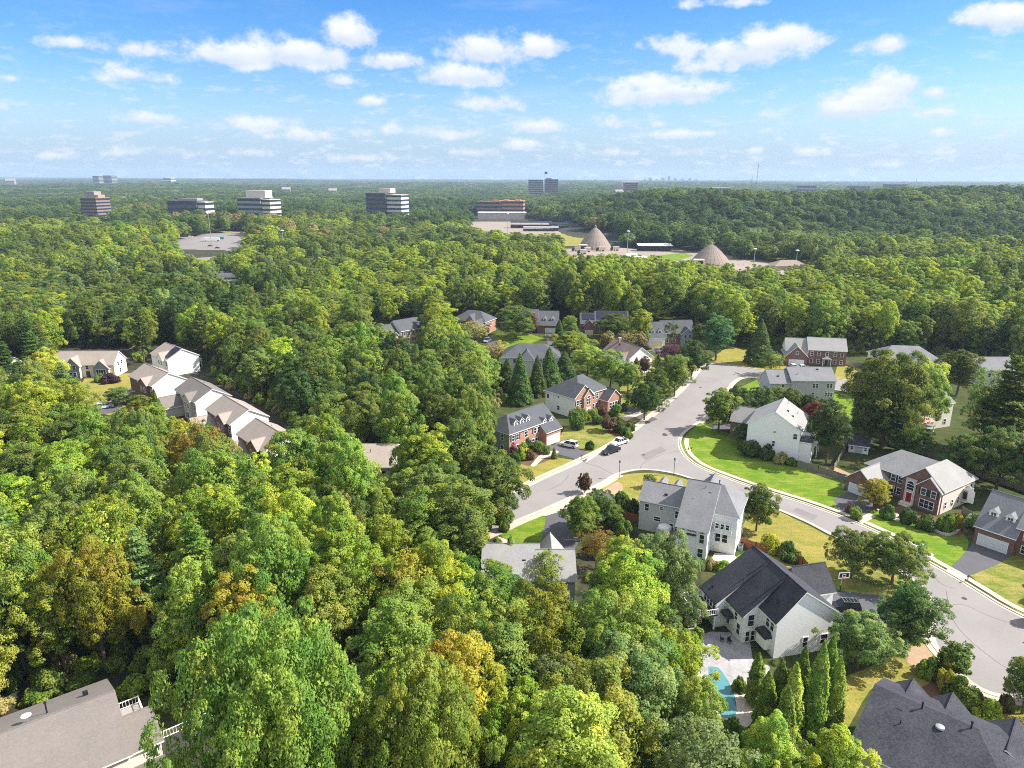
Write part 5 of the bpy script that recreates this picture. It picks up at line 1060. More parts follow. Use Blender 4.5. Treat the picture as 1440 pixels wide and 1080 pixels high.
mt(1276, 736, 716, 24, "bush", "dark green", "dark shrub at the arched house's front step", "shrub"); mt(1300, 744, 724, 26, "bush", "dark green", "dark shrub beneath the wide front window", "shrub"); mt(1328, 748, 722, 26, "bush", "mid green", "round green shrub at the brick corner above the stone wall", "shrub"); mt(1344, 744, 722, 18, "bush", "golden", "small golden shrub by the cream side wall", "shrub"); mt(1366, 742, 722, 22, "bush", "grey green", "grey green shrub between the two right hand houses", "shrub"); mt(1203, 730, 714, 20, "bush", "lime green", "lime green shrub by the dark brick house's driveway", "shrub"); mt(1197, 722, 708, 16, "bush", "reddish brown", "dark reddish shrub by the dark brick house's driveway", "shrub"); mt(1246, 728, 710, 22, "bush", "dark green", "dark shrub behind the small golden tree", "shrub")
mt(1055, 640, 620, 34, "bush", "dark green", "dark shrub left along the shaded white gable wall", "shrub"); mt(1076, 645, 626, 28, "bush", "dark green", "dark shrub midway along the shaded white gable wall", "shrub"); mt(1096, 651, 636, 20, "bush", "tan", "pale tan shrub under the white gable wall", "shrub"); mt(1112, 654, 644, 18, "bush", "mid green", "low green shrub at the fence end by the white gable", "shrub"); mt(1044, 625, 596, 30, "round", "dark green", "dark small tree in front of the shaded brick entry")
mt(1108, 788, 764, 34, "bush", "dark green", "dark shrub inside the red cedar fence bend", "shrub"); mt(1082, 775, 752, 30, "bush", "golden", "golden shrub spilling over the red cedar fence", "shrub")
mt(1015, 802, 788, 22, "bush", "yellow green", "yellowish flowering shrub beside the small patio", "shrub"); mt(1000, 800, 786, 18, "bush", "tan", "tan shrub left of the small patio", "shrub")
mt(1040, 972, 952, 22, "bush", "olive green", "olive shrub at the pool edge", "shrub"); mt(978, 903, 882, 26, "bush", "mid green", "green shrub at the foot of the deck stairs", "shrub")
mt(922, 905, 754, 98, "wide0", "grey green", "broad pale green tree below the middle house's sunroom"); mt(872, 868, 756, 66, "round", "yellow green", "yellow green tree left of the broad pale one below the sunroom")
mt(718, 832, 752, 46, "cone", "grey green", "greyish conifer at the left end of the lower grey roof"); mt(768, 855, 775, 60, "loose", "yellow green", "thin yellow green tree in front of the lower grey roof"); mt(855, 885, 800, 64, "round", "olive green", "olive tree right below the lower grey roof")
mt(926, 965, 850, 70, "tall", "olive green", "olive tree left of the pool and deck stairs"); mt(972, 1110, 966, 84, "round", "lime green", "lime green tree below the pool"); mt(1075, 1130, 1010, 70, "round", "lime green", "lime green tree at the bottom below the columnar evergreens"); mt(1165, 1150, 1035, 88, "round", "yellow green", "yellow green tree at the bottom by the near dark roof")
mt(402, 1265, 872, 215, "huge0", "bright green", "huge pale feathery tree in the lower left, right of the white deck rails")
mt(595, 1235, 935, 180, "huge1", "lime green", "large pale tree right of the huge feathery one at the bottom")
mt(225, 592, 560, 16, "flame", "bright green", "slim bright evergreen left at the row house end wall"); mt(222, 590, 548, 12, "flame", "bright green", "slimmest bright evergreen against the white row house wall")
for i, (bx, by, w) in enumerate(((212, 586, 15), (203, 592, 14), (195, 598, 14), (187, 604, 13), (218, 580, 14))): mt(bx, by, by - 16, w, "bush", "bright green", ("clipped bright hedge shrub, third from the row house", "clipped bright hedge shrub, fourth from the row house", "clipped bright hedge shrub, fifth from the row house", "clipped bright hedge shrub, farthest from the row house", "clipped bright hedge shrub, second from the row house")[i], "shrub")
mt(170, 570, 545, 32, "round", "grey green", "greyish round tree by the pale silver car"); mt(195, 576, 556, 26, "round", "yellow green", "yellow green small tree beside the dark brick row house"); mt(156, 538, 526, 26, "bush", "plum", "purplish shrub bed before the cream house", "shrub"); mt(140, 537, 526, 16, "bush", "olive green", "olive shrub by the cream house's door", "shrub")
# ------------------------------------------------------------------ far buildings and the dome yard
BLD = []
def base_at(px, y):
    """ground place in picture column px at y metres ahead"""
    q = ray(px, 300); x = q.x * y / q.y; z = float(terrain(x, y)); return x, y, z
def zpix(px, py, y):
    q = ray(px, py); return CAMZ + q.z * y / q.y
def office(pxl, pxr, ytop, y, dep, label, wall, glass="office_glass", floors=6, yaw=0, pent=None, cat="office building", group=None, bands=True, zbase=0., pw="office_pale", side=None):
    x0, _, z = base_at(pxl, y); x1, _, _ = base_at(pxr, y); top = zpix((pxl + pxr) / 2, ytop, y) - z; W = x1 - x0
    r = empty("office_building", ((x0 + x1) / 2, y, z), RAD(yaw), label, cat, group); BLD.append(((x0 + x1) / 2, y + dep / 2, max(W, dep) * .62 + 4))
    b = MB(); b.box(-W / 2, W / 2, 0, dep, -2, top, wall); b.build("wall", r)
    fh = top / floors
    if bands:
        for i in range(floors):
            g = MB(); z0 = (i + .42) * fh; g.box(-W / 2 - .15, W / 2 + .15, -.15, dep + .15, z0, z0 + fh * .46, glass); g.build("window_band", r)
    b = MB(); b.box(-W / 2 - .5, W / 2 + .5, -.5, dep + .5, top, top + 1.0, wall); b.build("parapet", r)
    if pent:
        for (a0, a1, h, m) in pent:
            b = MB(); b.box(-W / 2 + a0 * W, -W / 2 + a1 * W, dep * .25, dep * .75, top + .9, top + h, m); b.build("plant_room", r)
    if side:
        b = MB(); b.box(W / 2 + .02, W / 2 + side, dep * .1, dep * .9, -2, top * .97, pw); b.build("wing", r)
        for i in range(floors): g = MB(); z0 = (i + .45) * fh * .97; g.box(W / 2 + .1, W / 2 + side + .2, dep * .1 - .2, dep * .9 + .2, z0, z0 + fh * .42, glass); g.build("window_band", r)
    return r
office(114, 139, 279, 1000, 26, "dark brown office tower with arched grey rooftop, left in the distance", "office_brown", floors=9, yaw=-12, pent=[(.1, .72, 9, "far_wall"), (.74, .95, 4.5, "office_orange")])
office(235, 279, 283, 1080, 30, "low dark glass office block between the two left towers", "office_dark", floors=4, yaw=-8, pent=[(.3, .95, 4, "far_wall")], side=12)
office(332, 370, 279, 1050, 32, "stepped pale banded office with a big cream rooftop block", "far_wall", floors=6, yaw=-18, pent=[(.25, 1.1, 11, "office_pale")], side=14)
office(514, 544, 272.5, 1100, 34, "dark banded office with pale right wing, left of the picture's middle", "office_dark", floors=7, yaw=-16, pent=[(.55, 1.15, 8, "office_pale")], side=24)
office(670, 706, 284, 1330, 30, "long reddish office with orange sunlit bays", "office_brown", floors=4, yaw=-8, pent=[(.6, .9, 3, "office_orange")]); office(704, 736, 283, 1325, 24, "orange brick office bays right of the long reddish one", "office_orange", floors=4, yaw=-8, pent=[(.1, .3, 2.5, "office_orange"), (.6, .85, 2.5, "office_orange")])
office(672, 740, 300, 1240, 40, "long low white roofed shed in front of the reddish office", "patio_pale", floors=1, bands=False, cat="warehouse")
office(743, 763, 253, 2400, 50, "left slab of the grey twin towers on the skyline", "far_wall", floors=9, group="twin towers on the skyline"); office(766, 784, 252.5, 2420, 60, "right slab of the grey twin towers on the skyline", "office_brown", floors=9, group="twin towers on the skyline", pent=[(.1, .5, 5, "far_wall")])
office(877, 895, 257, 2500, 40, "lone brownish block right of the twin towers", "office_brown", floors=7); office(994, 1024, 264, 2300, 40, "low flat tan building beyond the wooded hill's crest", "office_pale", floors=2); office(1122, 1143, 261, 2700, 40, "small grey building with pale roof behind the hill, right of the mast", "far_wall", floors=3); office(1247, 1270, 259.5, 2900, 60, "dark slab building beyond the hill on the right", "office_dark", floors=5); office(1195, 1218, 262, 3000, 60, "faint dark slab left of the other one beyond the hill", "office_dark", floors=4)
office(138, 146, 247.5, 4200, 60, "left of two tiny far towers above the left horizon", "far_wall", floors=8); office(152, 164, 247, 4250, 60, "right of two tiny far towers above the left horizon", "far_wall", floors=8); office(236, 246, 250.5, 4300, 60, "tiny white building on the left horizon", "far_white", floors=3)
for i, (px, w, yt, lab) in enumerate(((905, 3, 252, "leftmost faint tower of the hazy city skyline"), (912, 4, 249.5, "second faint tower of the hazy skyline, broad"), (921, 3, 251.5, "third faint low tower of the hazy skyline"), (930, 5, 250, "fourth faint tower of the hazy skyline, widest"), (938, 3, 247.5, "tallest faint tower of the hazy skyline"), (947, 4, 250.5, "faint tower right of the tallest one on the skyline"), (957, 4, 251, "faint broad tower midway in the skyline's right half"), (967, 3, 250, "slim faint tower in the skyline's right half"), (976, 5, 252, "low faint block near the skyline's right end"), (1008, 4, 252.5, "last faint block at the skyline's right end"), (836, 5, 252, "lone faint tower on the horizon left of the skyline"))):
    x0, y, z = base_at(px, 9000 + 60 * i); W = w * 9; top = zpix(px, yt, y) - z
    r = empty("skyline_tower", (x0, y, z), 0, lab, "tower", "towers of the far city"); b = MB(); b.box(-W / 2, W / 2, 0, W, -10, top * .9, "far_wall"); b.build("wall", r); b = MB(); b.box(-W * .3, W * .3, W * .2, W * .8, top * .9, top, "far_wall"); b.build("crown_storey", r)
for px, py0, py1, y, lab in ((1060, 226, 268, 1500, "tall thin radio mast above the wooded hill"), (1053, 246, 268, 1520, "shorter thin mast just left of the tall one")):
    x0, _, z = base_at(px, y); h = zpix(px, py0, y) - z; r = empty("radio_mast", (x0, y, z), 0, lab, "mast")
    b = MB()
    for k in range(3):
        a = k * 2.094; b.bar((1.1 * math.cos(a), 1.1 * math.sin(a), 0), (.5 * math.cos(a), .5 * math.sin(a), h * .93), .16, "galv", 4)
    b.build("tower_leg", r); b = MB()
    for i in range(26):
        t0, t1 = i / 26, (i + 1) / 26; a0, a1 = i * 2.094, (i + 1) * 2.094; R0, R1 = 1.1 - .6 * t0, 1.1 - .6 * t1
        b.bar((R0 * math.cos(a0), R0 * math.sin(a0), h * .93 * t0), (R1 * math.cos(a1), R1 * math.sin(a1), h * .93 * t1), .1, "galv", 4)
    b.build("lattice", r); b = MB(); b.bar((0, 0, h * .9), (0, 0, h), .14, "galv", 5); b.build("aerial", r)
x0, y, z = base_at(765, 2395); h = zpix(765, 241, y) - z
r = empty("flagpole", (x0, y, z), 0, "huge dark flag on a pole in front of the twin towers", "flag"); b = MB(); b.bar((0, 0, 0), (0, 0, h), .5, "galv", 6, .3); b.build("pole", r); b = MB(); b.prism([(.3, h - 9), (6, h - 8), (9, h - 8.6), (9, h - 2), (6, h - 1.2), (.3, h - .5)], "y", -.15, .15, "steel"); b.build("flag_cloth", r)
x0, y, z = base_at(1280, 5200); h = 30
r = empty("tower_crane", (x0, y, z), 0, "tiny tower crane on the right horizon", "crane"); hh = zpix(1280, 254, y) - z; b = MB(); b.bar((8, 0, 0), (8, 0, hh + 12), 1.2, "steel", 4); b.build("mast", r); b = MB(); b.bar((-32, 0, hh + 4), (22, 0, hh + 5), .9, "steel", 4); b.build("jib", r)
# two salt domes
def dome(px, pyb, ytop, wpx, label):
    p = at(px, pyb); d = depth(p); R = wpx * d / FPX / 2; q = ray(px, ytop); H_ = CAMZ + q.z * p.y / q.y
    r = empty("storage_dome", (p.x, p.y + R * .6, 0), 0, label, "storage dome", "conical domes in the gravel yard"); BLD.append((p.x, p.y + R * .6, R + 8))
    b = MB(); prof = [(R, 0), (R * .93, H_ * .12), (R * .74, H_ * .36), (R * .47, H_ * .64), (R * .22, H_ * .87), (R * .07, H_ * .97), (.3, H_)]; b.lathe(prof, 28, "dome"); b.build("shell", r)
    b = MB(); b.lathe([(1.0, H_ - .3), (1.0, H_ + 1.0), (.2, H_ + 1.6)], 10, "dome"); b.build("vent_cap", r)
    b = MB(); b.box(-R * .98, -R * .5, -R * .95, -R * .55, 0, 5.6, "office_pale"); o = b.build("porch", r); g = MB(); g.box(-R * .92, -R * .58, -R * .95 - .06, -R * .94, 0, 4.6, "black"); g.build("door", o)
    b = MB()
    for k in range(28):
        a = 2 * math.pi * k / 28
        for (r0_, z0_), (r1_, z1_) in zip(prof[1:-2], prof[2:-1]): b.bar((r0_ * math.cos(a), r0_ * math.sin(a), z0_ + .02), (r1_ * math.cos(a), r1_ * math.sin(a), z1_ + .02), .09, "dome", 3)
    b.build("seam_rib", r)
dome(838, 352, 320, 50, "left conical brown dome, farther away, beside the parked lorries"); dome(1003, 374, 344, 60, "right conical brown dome, nearer, with a dark porch door")
def canopy(pxl, pxr, py, y, dep, h, label, m="galv", solar=False, yaw=0, z=0.):
    x0, _, _ = base_at(pxl, y); x1, _, _ = base_at(pxr, y); W = x1 - x0
    r = empty("canopy", ((x0 + x1) / 2, y, z), RAD(yaw), label, "canopy"); b = MB(); b.prism([(-dep / 2, h), (dep / 2, h + 1.2), (dep / 2, h + 1.5), (-dep / 2, h + .3)], "x", -W / 2, W / 2, m); b.build("roof", r)
    n = max(3, int(W / 12))
    for i in range(n + 1):
        b = MB(); x = -W / 2 + .5 + (W - 1) * i / n; b.box(x - .2, x + .2, -.2, .2, 0, h + .6, "steel"); b.build("post", r)
    b = MB(); b.box(-W / 2, W / 2, dep * .3, dep * .34, .2, h * .6, "steel"); b.build("rear_panel", r)
canopy(899, 948, 350, 700, 12, 5.5, "long open shed with pale roof between the two domes", "far_white"); canopy(772, 800, 318, 1010, 8, 7, "right end solar canopy over the far car park", "solar"); canopy(718, 776, 318, 1020, 14, 8, "long solar canopy over the far car park", "solar"); canopy(640, 664, 318, 1030, 10, 7, "left solar canopy over the far car park", "solar", yaw=35); canopy(736, 786, 318, 960, 9, 5, "front solar canopy row with pale edge", "galv")
def lpole(px, pyb, ytop, label, y=None):
    p = at(px, pyb) if y is None else Vector(base_at(px, y)); q = ray(px, ytop); h = CAMZ + q.z * p.y / q.y - p.z; r = empty("light_mast", (p.x, p.y, p.z), 0, label, "light mast", "tall light masts")
    b = MB(); b.bar((0, 0, 0), (0, 0, h), .32, "galv", 8, .18); b.build("pole", r); b = MB(); b.lathe([(.3, h - .5), (1.5, h - .3), (1.5, h + .1), (.4, h + .5)], 10, "far_white"); b.build("lamp_ring", r)
lpole(298, 348, 299, "tall light mast over the distant car park"); lpole(400, 365, 324, "light mast rising from woods right of the distant car park"); lpole(882, 358, 325, "light mast with white head between the domes"); lpole(1060, 372, 350, "thin light mast right of the nearer dome"); lpole(1119, 374, 352, "thin light mast at the right end of the dome yard"); lpole(714, 331, 300, "light mast in the far solar car park")
# lorries and containers
def lorry(px, py, L_, label, m="car_white", yaw=15, cab="car_white", zt=0.):
    p = at(px, py, zt); r = empty("lorry", (p.x, p.y, zt + .5), RAD(yaw), label, "lorry")
    b = MB(); b.box(-L_ / 2, L_ / 2, -1.3, 1.3, 1.1, 4.1, m); b.build("trailer", r); b = MB(); b.prism([(-L_ / 2 - 2.6, .6), (-L_ / 2 - .15, .6), (-L_ / 2 - .15, 3.6), (-L_ / 2 - 1.5, 3.5), (-L_ / 2 - 2.5, 2.2)], "y", -1.2, 1.2, cab); b.build("cab", r)
    for x in (-L_ / 2 - 1.6, -L_ / 2 + 1.5, L_ / 2 - 2.2, L_ / 2 - 1.1):
        for s in (-1, 1): b = MB(); b.lathe([(.5, -.15), (.5, .15)], 10, "rubber"); b.build("wheel", r, (x, s * 1.1, .5), (math.pi / 2, 0, 0))
lorry(298, 340, 16, "white lorry in the middle of the distant car park", zt=TL, yaw=12); lorry(240, 341, 14, "white trailer at the left end of the distant car park", zt=TL, yaw=6); lorry(318, 393, 13, "pale lorry on the road glimpsed through the woods", zt=float(terrain(-200, 590)), yaw=8)
def container(px, py, m, label, zt=0., yaw=10, L_=6):
    p = at(px, py, zt); r = empty("container", (p.x, p.y, zt + .5), RAD(yaw), label, "container"); b = MB(); b.box(-L_ / 2, L_ / 2, -1.2, 1.2, 0, 2.6, m); b.build("body", r); b = MB(); b.box(L_ / 2 + .01, L_ / 2 + .08, -1.1, 1.1, .1, 2.5, m); b.build("door", r)
container(311, 337, "teal", "teal container at the right end of the white lorry", TL); container(243, 348, "cyan", "pale blue covered container left in the distant car park", TL, -20)
for px, py, lab in ((812, 353, "white lorry cab at the left dome's foot, first in the line"), (826, 354, "second lorry in the line at the left dome's foot"), (846, 353, "lorry just right of the left dome's middle"), (866, 352, "lorry beyond the left dome's right edge"), (820, 357, "lower lorry in front of the left dome")): lorry(px, py + 1, 6, lab, "office_pale", 4, "car_black")
for i, (px, py, k, c) in enumerate(((268, 334, "suv", "car_white"), (275, 333, "suv", "car_black"), (306, 350, "sedan", "car_black"), (296, 347, "sedan", "car_blue"), (335, 394, "suv", "car_black"))):
    p = at(px, py, TL if i < 4 else float(terrain(-200, 590))); o = car((px, py), 10, k, c, ("small white car at the far side of the distant car park", "small black car beside the white one at the far side", "dark car low in the distant car park", "dark blue car by the tall light mast", "dark car beside the pale lorry through the woods")[i]); o.location = (p.x, p.y, p.z + .55)
for px, py, s, lab in ((888, 366, 9, "white storage tent left of the open shed"), (903, 368, 7, "smaller white storage tent beside the shed")):
    p = at(px, py); r = empty("storage_tent", (p.x, p.y, .5), .3, lab, "tent"); b = MB(); b.lathe([(s, 0), (s * .9, s * .3), (s * .55, s * .55), (.2, s * .65)], 16, "far_white"); b.build("cover", r); b = MB(); b.box(-1.5, 1.5, -s - .3, -s * .8, 0, 3, "black"); b.build("door", r)
p = at(1112, 380); r = empty("yard_building", (p.x, p.y, .3), .05, "low building with wide tan hipped roof right of the nearer dome", "building"); b = MB(); b.box(-12, 12, 0, 12, 0, 3, "office_pale"); b.build("wall", r); b = MB(); b.mesh([(-14, -2, 3), (14, -2, 3), (14, 14, 3), (-14, 14, 3), (-6, 6, 7), (6, 6, 7)], [(0, 1, 5, 4), (1, 2, 5), (2, 3, 4, 5), (3, 0, 4), (3, 2, 1, 0)], "dome"); b.build("roof", r)
for px, y, lab in ((175, 1750, "pale far house left among the hazy trees"), (200, 1700, "pale far roof second in the hazy housing strip"), (216, 1730, "pale far house third in the hazy housing strip"), (225, 1690, "pale far roof at the right end of the hazy strip"), (108, 1050, "white low building left of the brown tower"), (645, 1120, "white low building by the far car park's left"), (405, 2600, "long pale roof in the hazy trees right of the stepped office"), (22, 3900, "pale speck of a building near the left horizon"), (470, 2500, "pale low building in the hazy middle trees"), (870, 2300, "pale low roof left of the lone brown block")):
    x0, _, z = base_at(px, y); s = y / 1700; r = empty("far_house", (x0, y, z + (0 if y < 1300 else 6 * s)), .2, lab, "house", "pale roofs far among the trees"); BLD.append((x0, y, 12 * s)); b = MB(); b.box(-9 * s, 9 * s, 0, 10 * s, -6, 9 * s, "far_wall"); b.build("wall", r); b = MB(); b.prism([(-1, 9 * s), (10 * s + 1, 9 * s), (5 * s, 14 * s)], "x", -9.6 * s, 9.6 * s, "rf_lgrey"); b.build("roof", r)
# ------------------------------------------------------------------ the woods
OPEN = [
 [(82, 482), (180, 482), (184, 505), (206, 520), (213, 478), (240, 474), (292, 498), (292, 534), (332, 550), (394, 590), (388, 612), (372, 636), (345, 632), (290, 596), (262, 585), (205, 575), (190, 582), (150, 578), (122, 556), (112, 530), (86, 518)],
 [(522, 452), (548, 445), (592, 440), (600, 470), (577, 486), (560, 470), (525, 462)],
 [(637, 434), (660, 430), (700, 434), (730, 430), (785, 433), (882, 434), (980, 446), (1000, 470), (1060, 485), (1108, 470), (1192, 470), (1240, 486), (1325, 486), (1372, 502), (1445, 512), (1445, 1085), (1190, 1085), (1175, 1030), (1110, 1040), (1050, 1010), (1010, 1000), (985, 930), (970, 905), (985, 880), (1000, 840), (1000, 800), (958, 782), (898, 752), (895, 720), (850, 740), (812, 768), (808, 812), (738, 812), (712, 768), (700, 748), (728, 735), (726, 690), (692, 640), (690, 590), (705, 572), (760, 545), (700, 525), (702, 494), (660, 476), (638, 466)],
 [(513, 626), (557, 624), (558, 660), (520, 658)],
 [(-50, 1020), (0, 1003), (160, 956), (172, 975), (196, 990), (222, 1030), (262, 1038), (300, 1085), (-50, 1085)],
 [(-5, 499), (17, 499), (18, 508), (-5, 511)],
]
FAROPEN = [
 [(242, 338), (265, 331), (300, 325), (350, 323), (338, 346), (300, 364), (262, 360)], [(303, 385), (336, 384), (336, 398), (303, 397)],
 [(660, 313), (700, 309), (800, 312), (838, 328), (838, 338), (810, 340), (780, 330), (700, 325), (660, 320)],
 [(798, 345), (815, 322), (860, 322), (880, 345), (950, 345), (965, 358), (1003, 343), (1038, 362), (1150, 371), (1140, 377), (1090, 376), (980, 370), (860, 358), (800, 360)],
 [(666, 281), (740, 279), (752, 295), (735, 304), (664, 304)], [(111, 265), (152, 265), (152, 302), (111, 302)], [(233, 272), (305, 272), (300, 298), (233, 296)], [(330, 263), (394, 263), (394, 299), (330, 299)],
 [(512, 260), (577, 260), (577, 288), (545, 292), (512, 295)], [(742, 250), (785, 250), (785, 270), (742, 270)], [(874, 253), (898, 253), (898, 268), (874, 268)]]
HOUSES = [o for o in SC.objects if o.type == "EMPTY" and o.get("category") in ("house", "shed")]
bpy.context.view_layer.update()
FP = []
for o in HOUSES:
    xs = [(o.matrix_world @ c.matrix_local @ Vector(k)) for c in o.children if c.name.startswith("wall") for k in c.bound_box]
    x = np.array([v.x for v in xs]); y = np.array([v.y for v in xs]); FP.append((x.mean(), y.mean(), max(np.ptp(x), np.ptp(y)) / 2))
FP = np.array(FP); FT = np.array(FOOT)
EX = 12   # points on the rim of the crown
def hidden_ok(x, y, z0, rad, hgt, polys, shrink=.8):
    """True where a tree would not stand in front of anything that the photograph shows in the open"""
    behind = y > np.interp(x, [-75, -60, -30, 85, 125, 165, 190, 260], [400, 332, 345, 328, 286, 276, 258, 250])
    ok = np.ones(len(x), bool); c = z0 + hgt * .6; rz = hgt * .4
    for k in range(EX + 1):
        a = 2 * math.pi * k / EX; m = 0 if k == EX else shrink
        q, _ = proj(np.stack([x + rad * m * math.cos(a), y, c + rz * m * math.sin(a)], -1))
        for P in polys: ok &= ~(inpoly(q, P) & (~behind if P in OPEN[1:3] else y < 1060 if P in FAROPEN[5:9] else y < 1340 if P is FAROPEN[4] else True))
    for f in (.15, .3):
        q, _ = proj(np.stack([x, y, z0 + hgt * f], -1))
        for P in polys: ok &= ~(inpoly(q, P) & (~behind if P in OPEN[1:3] else y < 1060 if P in FAROPEN[5:9] else y < 1340 if P is FAROPEN[4] else True))
    return ok
def candidates(y0, y1, sp, seed, half=.80, xmin=-1e9, xmax=1e9):
    rg = np.random.default_rng(seed); ny = int((y1 - y0) / sp); out = []
    for j in range(ny):
        y = y0 + (j + .5) * sp; w = half * y * 1.05 + 25; n = int(2 * w / sp)
        x = -w + (np.arange(n) + .5 + (j % 2) * .5) * sp
        out.append(np.stack([x + rg.uniform(-.36, .36, n) * sp, np.full(n, y) + rg.uniform(-.36, .36, n) * sp], -1))
    P = np.concatenate(out); return P[(P[:, 0] > xmin) & (P[:, 0] < xmax)], rg
P, rg = candidates(38, 285, 7.2, 5)
n = len(P); rad = rg.uniform(4.0, 6.3, n); hg = rg.uniform(13.5, 20, n) + 2.5 * (rg.random(n) < .25)
gap = .5 + .5 * np.sin(P[:, 0] / 17 + 1) * np.sin(P[:, 1] / 23)
hg *= .88 + .24 * gap
ok = hidden_ok(P[:, 0], P[:, 1], terrain(P[:, 0], P[:, 1]), rad, hg, OPEN)
for a, b, r in FP:
    ok &= np.hypot(P[:, 0] - a, P[:, 1] - b) > r + 3.2
    ok &= ~((P[:, 0] > a) & (P[:, 0] < a + r + 12) & (np.abs(P[:, 1] - b) < r * .9) & (hg > 8))
if len(FT):
    dd = np.hypot(P[:, 0][:, None] - FT[:, 0], P[:, 1][:, None] - FT[:, 1]); ok &= (dd > .55 * (FT[:, 2] + rad[:, None])).all(1)
Q, w = proj(np.stack([P[:, 0], P[:, 1], hg * .7], -1)); rp = rad * FPX / w
ok &= (Q[:, 0] > -rp - 420) & (Q[:, 0] < 1440 + rp) & ((Q[:, 1] - rp < 1080) | ((Q[:, 1] - rp < 1500) & (Q[:, 0] < 900)))
inf = (Q[:, 0] > -rp) & (Q[:, 0] < 1440 + rp) & (Q[:, 1] - rp < 1080)
# keep the dark cut behind the tan roofed row and the garden by the corner house free of trees
CUT = [at(*p)[:2] for p in [(290, 530), (395, 575), (480, 640), (560, 690), (520, 705), (400, 630), (320, 560)]]
ok &= ~inpoly(P, CUT)
P, rad, hg, Q, w, rp, inf = P[ok], rad[ok], hg[ok], Q[ok], w[ok], rp[ok], inf[ok]
order = np.argsort(-rp * hg * inf); NEAR_MAX = 290
keep, rest = order[:NEAR_MAX + 62], order[NEAR_MAX + 62:]
MARKS = [((150, 1010), "the near corner deck house"), ((345, 930), "the huge feathery tree"), ((585, 1000), "the large pale tree at the bottom"), ((535, 640), "the lone tan roof in the woods"), ((330, 590), "the last tan row house"), ((130, 505), "the cream house on the left"), ((250, 500), "the farthest tan row house"), ((755, 790), "the pale grey roof below the driveway"), ((690, 690), "the big dense tree at the road's end"), ((555, 462), "the lone tan brick house"), ((740, 600), "the brick house with five dormers"), ((670, 450), "the red brick hipped house"), ((940, 820), "the broad pale sunroom tree"), ((1010, 960), "the turquoise pool"), ((1280, 500), "the right hand grey hipped roof"), ((1150, 485), "the brick colonial"), ((20, 700), "the photo's left edge"), ((480, 800), "the middle of the lower left woods"), ((250, 750), "the orange tinged lower left woods"), ((450, 520), "the middle of the central woods"), ((620, 560), "the dark central woods"), ((1400, 470), "the photo's right edge"), ((20, 480), "the pines at the left edge"), ((900, 420), "the woods behind the cul-de-sac"), ((780, 960), "the bottom middle of the photo")]
ORD = ["nearest", "second nearest", "third nearest", "fourth nearest", "fifth nearest", "sixth nearest", "seventh nearest", "eighth nearest", "ninth nearest", "tenth nearest", "eleventh nearest", "twelfth nearest"]
def colour_at(px, py, x, y, rg):
    """the colour of the woods, by place: dark in the middle block, yellow and rusty in the lower left"""
    f = math.sin(x / 21 + 2) + math.sin(y / 27 + x / 60) + rg.normal() * 1.0
    if px < 640 and py > 585:
        tab = ["mid green", "bright green", "yellow green", "olive green", "yellow green", "bright green", "golden", "lime green"]
        if rg.random() < .012: return "rusty orange"
    elif 400 < px < 720 and py > 470: tab = ["dark green", "dark green", "mid green", "mid green", "bright green", "olive green"]
    elif px < 420 and py < 480: tab = ["dark green", "mid green", "olive green", "mid green", "yellow green"]
    elif px > 700 and py > 700: tab = ["olive green", "mid green", "yellow green", "grey green", "lime green"]
    elif px < 300: tab = ["yellow green", "olive green", "mid green", "golden"]
    else: tab = ["dark green", "mid green", "olive green", "yellow green", "bright green"]
    return tab[int(np.clip((f + 2.4) / 4.8, 0, .999) * len(tab))]
rows = []
rg = np.random.default_rng(11)
npine = 0
for i in keep:
    px, py = Q[i]; col = colour_at(px, py, P[i, 0], P[i, 1], rg); kind = ["round", "tall", "round", "loose", "tall", "wide"][int(rg.integers(0, 6))]
    pn = (px < 260 and 420 < py < 540 and rg.random() < .6) or (px < 430 and rg.random() < .05)
    if pn and npine < 62: kind = "pine"; npine += 1; col = ["mid green", "olive green", "grey green", "dark green"][int(rg.integers(0, 4))]
    rows.append((i, px, py, col, kind))
words_ = {"pine": "layered pine", "round": "broadleaf tree", "tall": "broadleaf tree", "wide": "broadleaf tree", "loose": "broadleaf tree"}
bucket = {}
for r_ in rows:
    i, px, py, col, kind = r_; d = [math.hypot(px - m[0][0], (py - m[0][1]) * 1.3) for m in MARKS]; k = int(np.argmin(d)); mx, my = MARKS[k][0]; dx, dy = px - mx, (py - my) * 1.3
    side = ("left of" if dx < 0 else "right of") if abs(dx) > abs(dy) else ("beyond" if dy < 0 else "below")
    bucket.setdefault((col, words_[kind], MARKS[k][1], side), []).append((d[k], r_))
lab = {}
for (col, wd, mk, side), l in bucket.items():
    l.sort(key=lambda t: t[0])
    for j, (_, r_) in enumerate(l):
        lab[r_[0]] = f"{col} {wd} {side} {mk}" if len(l) == 1 else f"{ORD[min(j, 11)]} {col} {wd} {side} {mk}"
nb = 0
for i, px, py, col, kind in rows:
    if kind != "pine":
        nb += 1
        if nb > 215: kind = kind
    kk = kind + str(int(rg.integers(0, {"round": 5, "tall": 4, "wide": 3, "loose": 2, "pine": 3}[kind])))
    z = float(terrain(P[i, 0], P[i, 1])); plant(kk, (P[i, 0], P[i, 1], z), rad[i] * (1.15 if kind == "wide" else .95), hg[i] * (1.12 if kind in ("tall", "pine") else 1), col, lab[i], "tree", "trees in the woods")

_lc = {}
def LEAFC(c):
    if c not in _lc: _lc[c] = leafmat("foliage_%d" % len(_lc), c)
    return _lc[c]
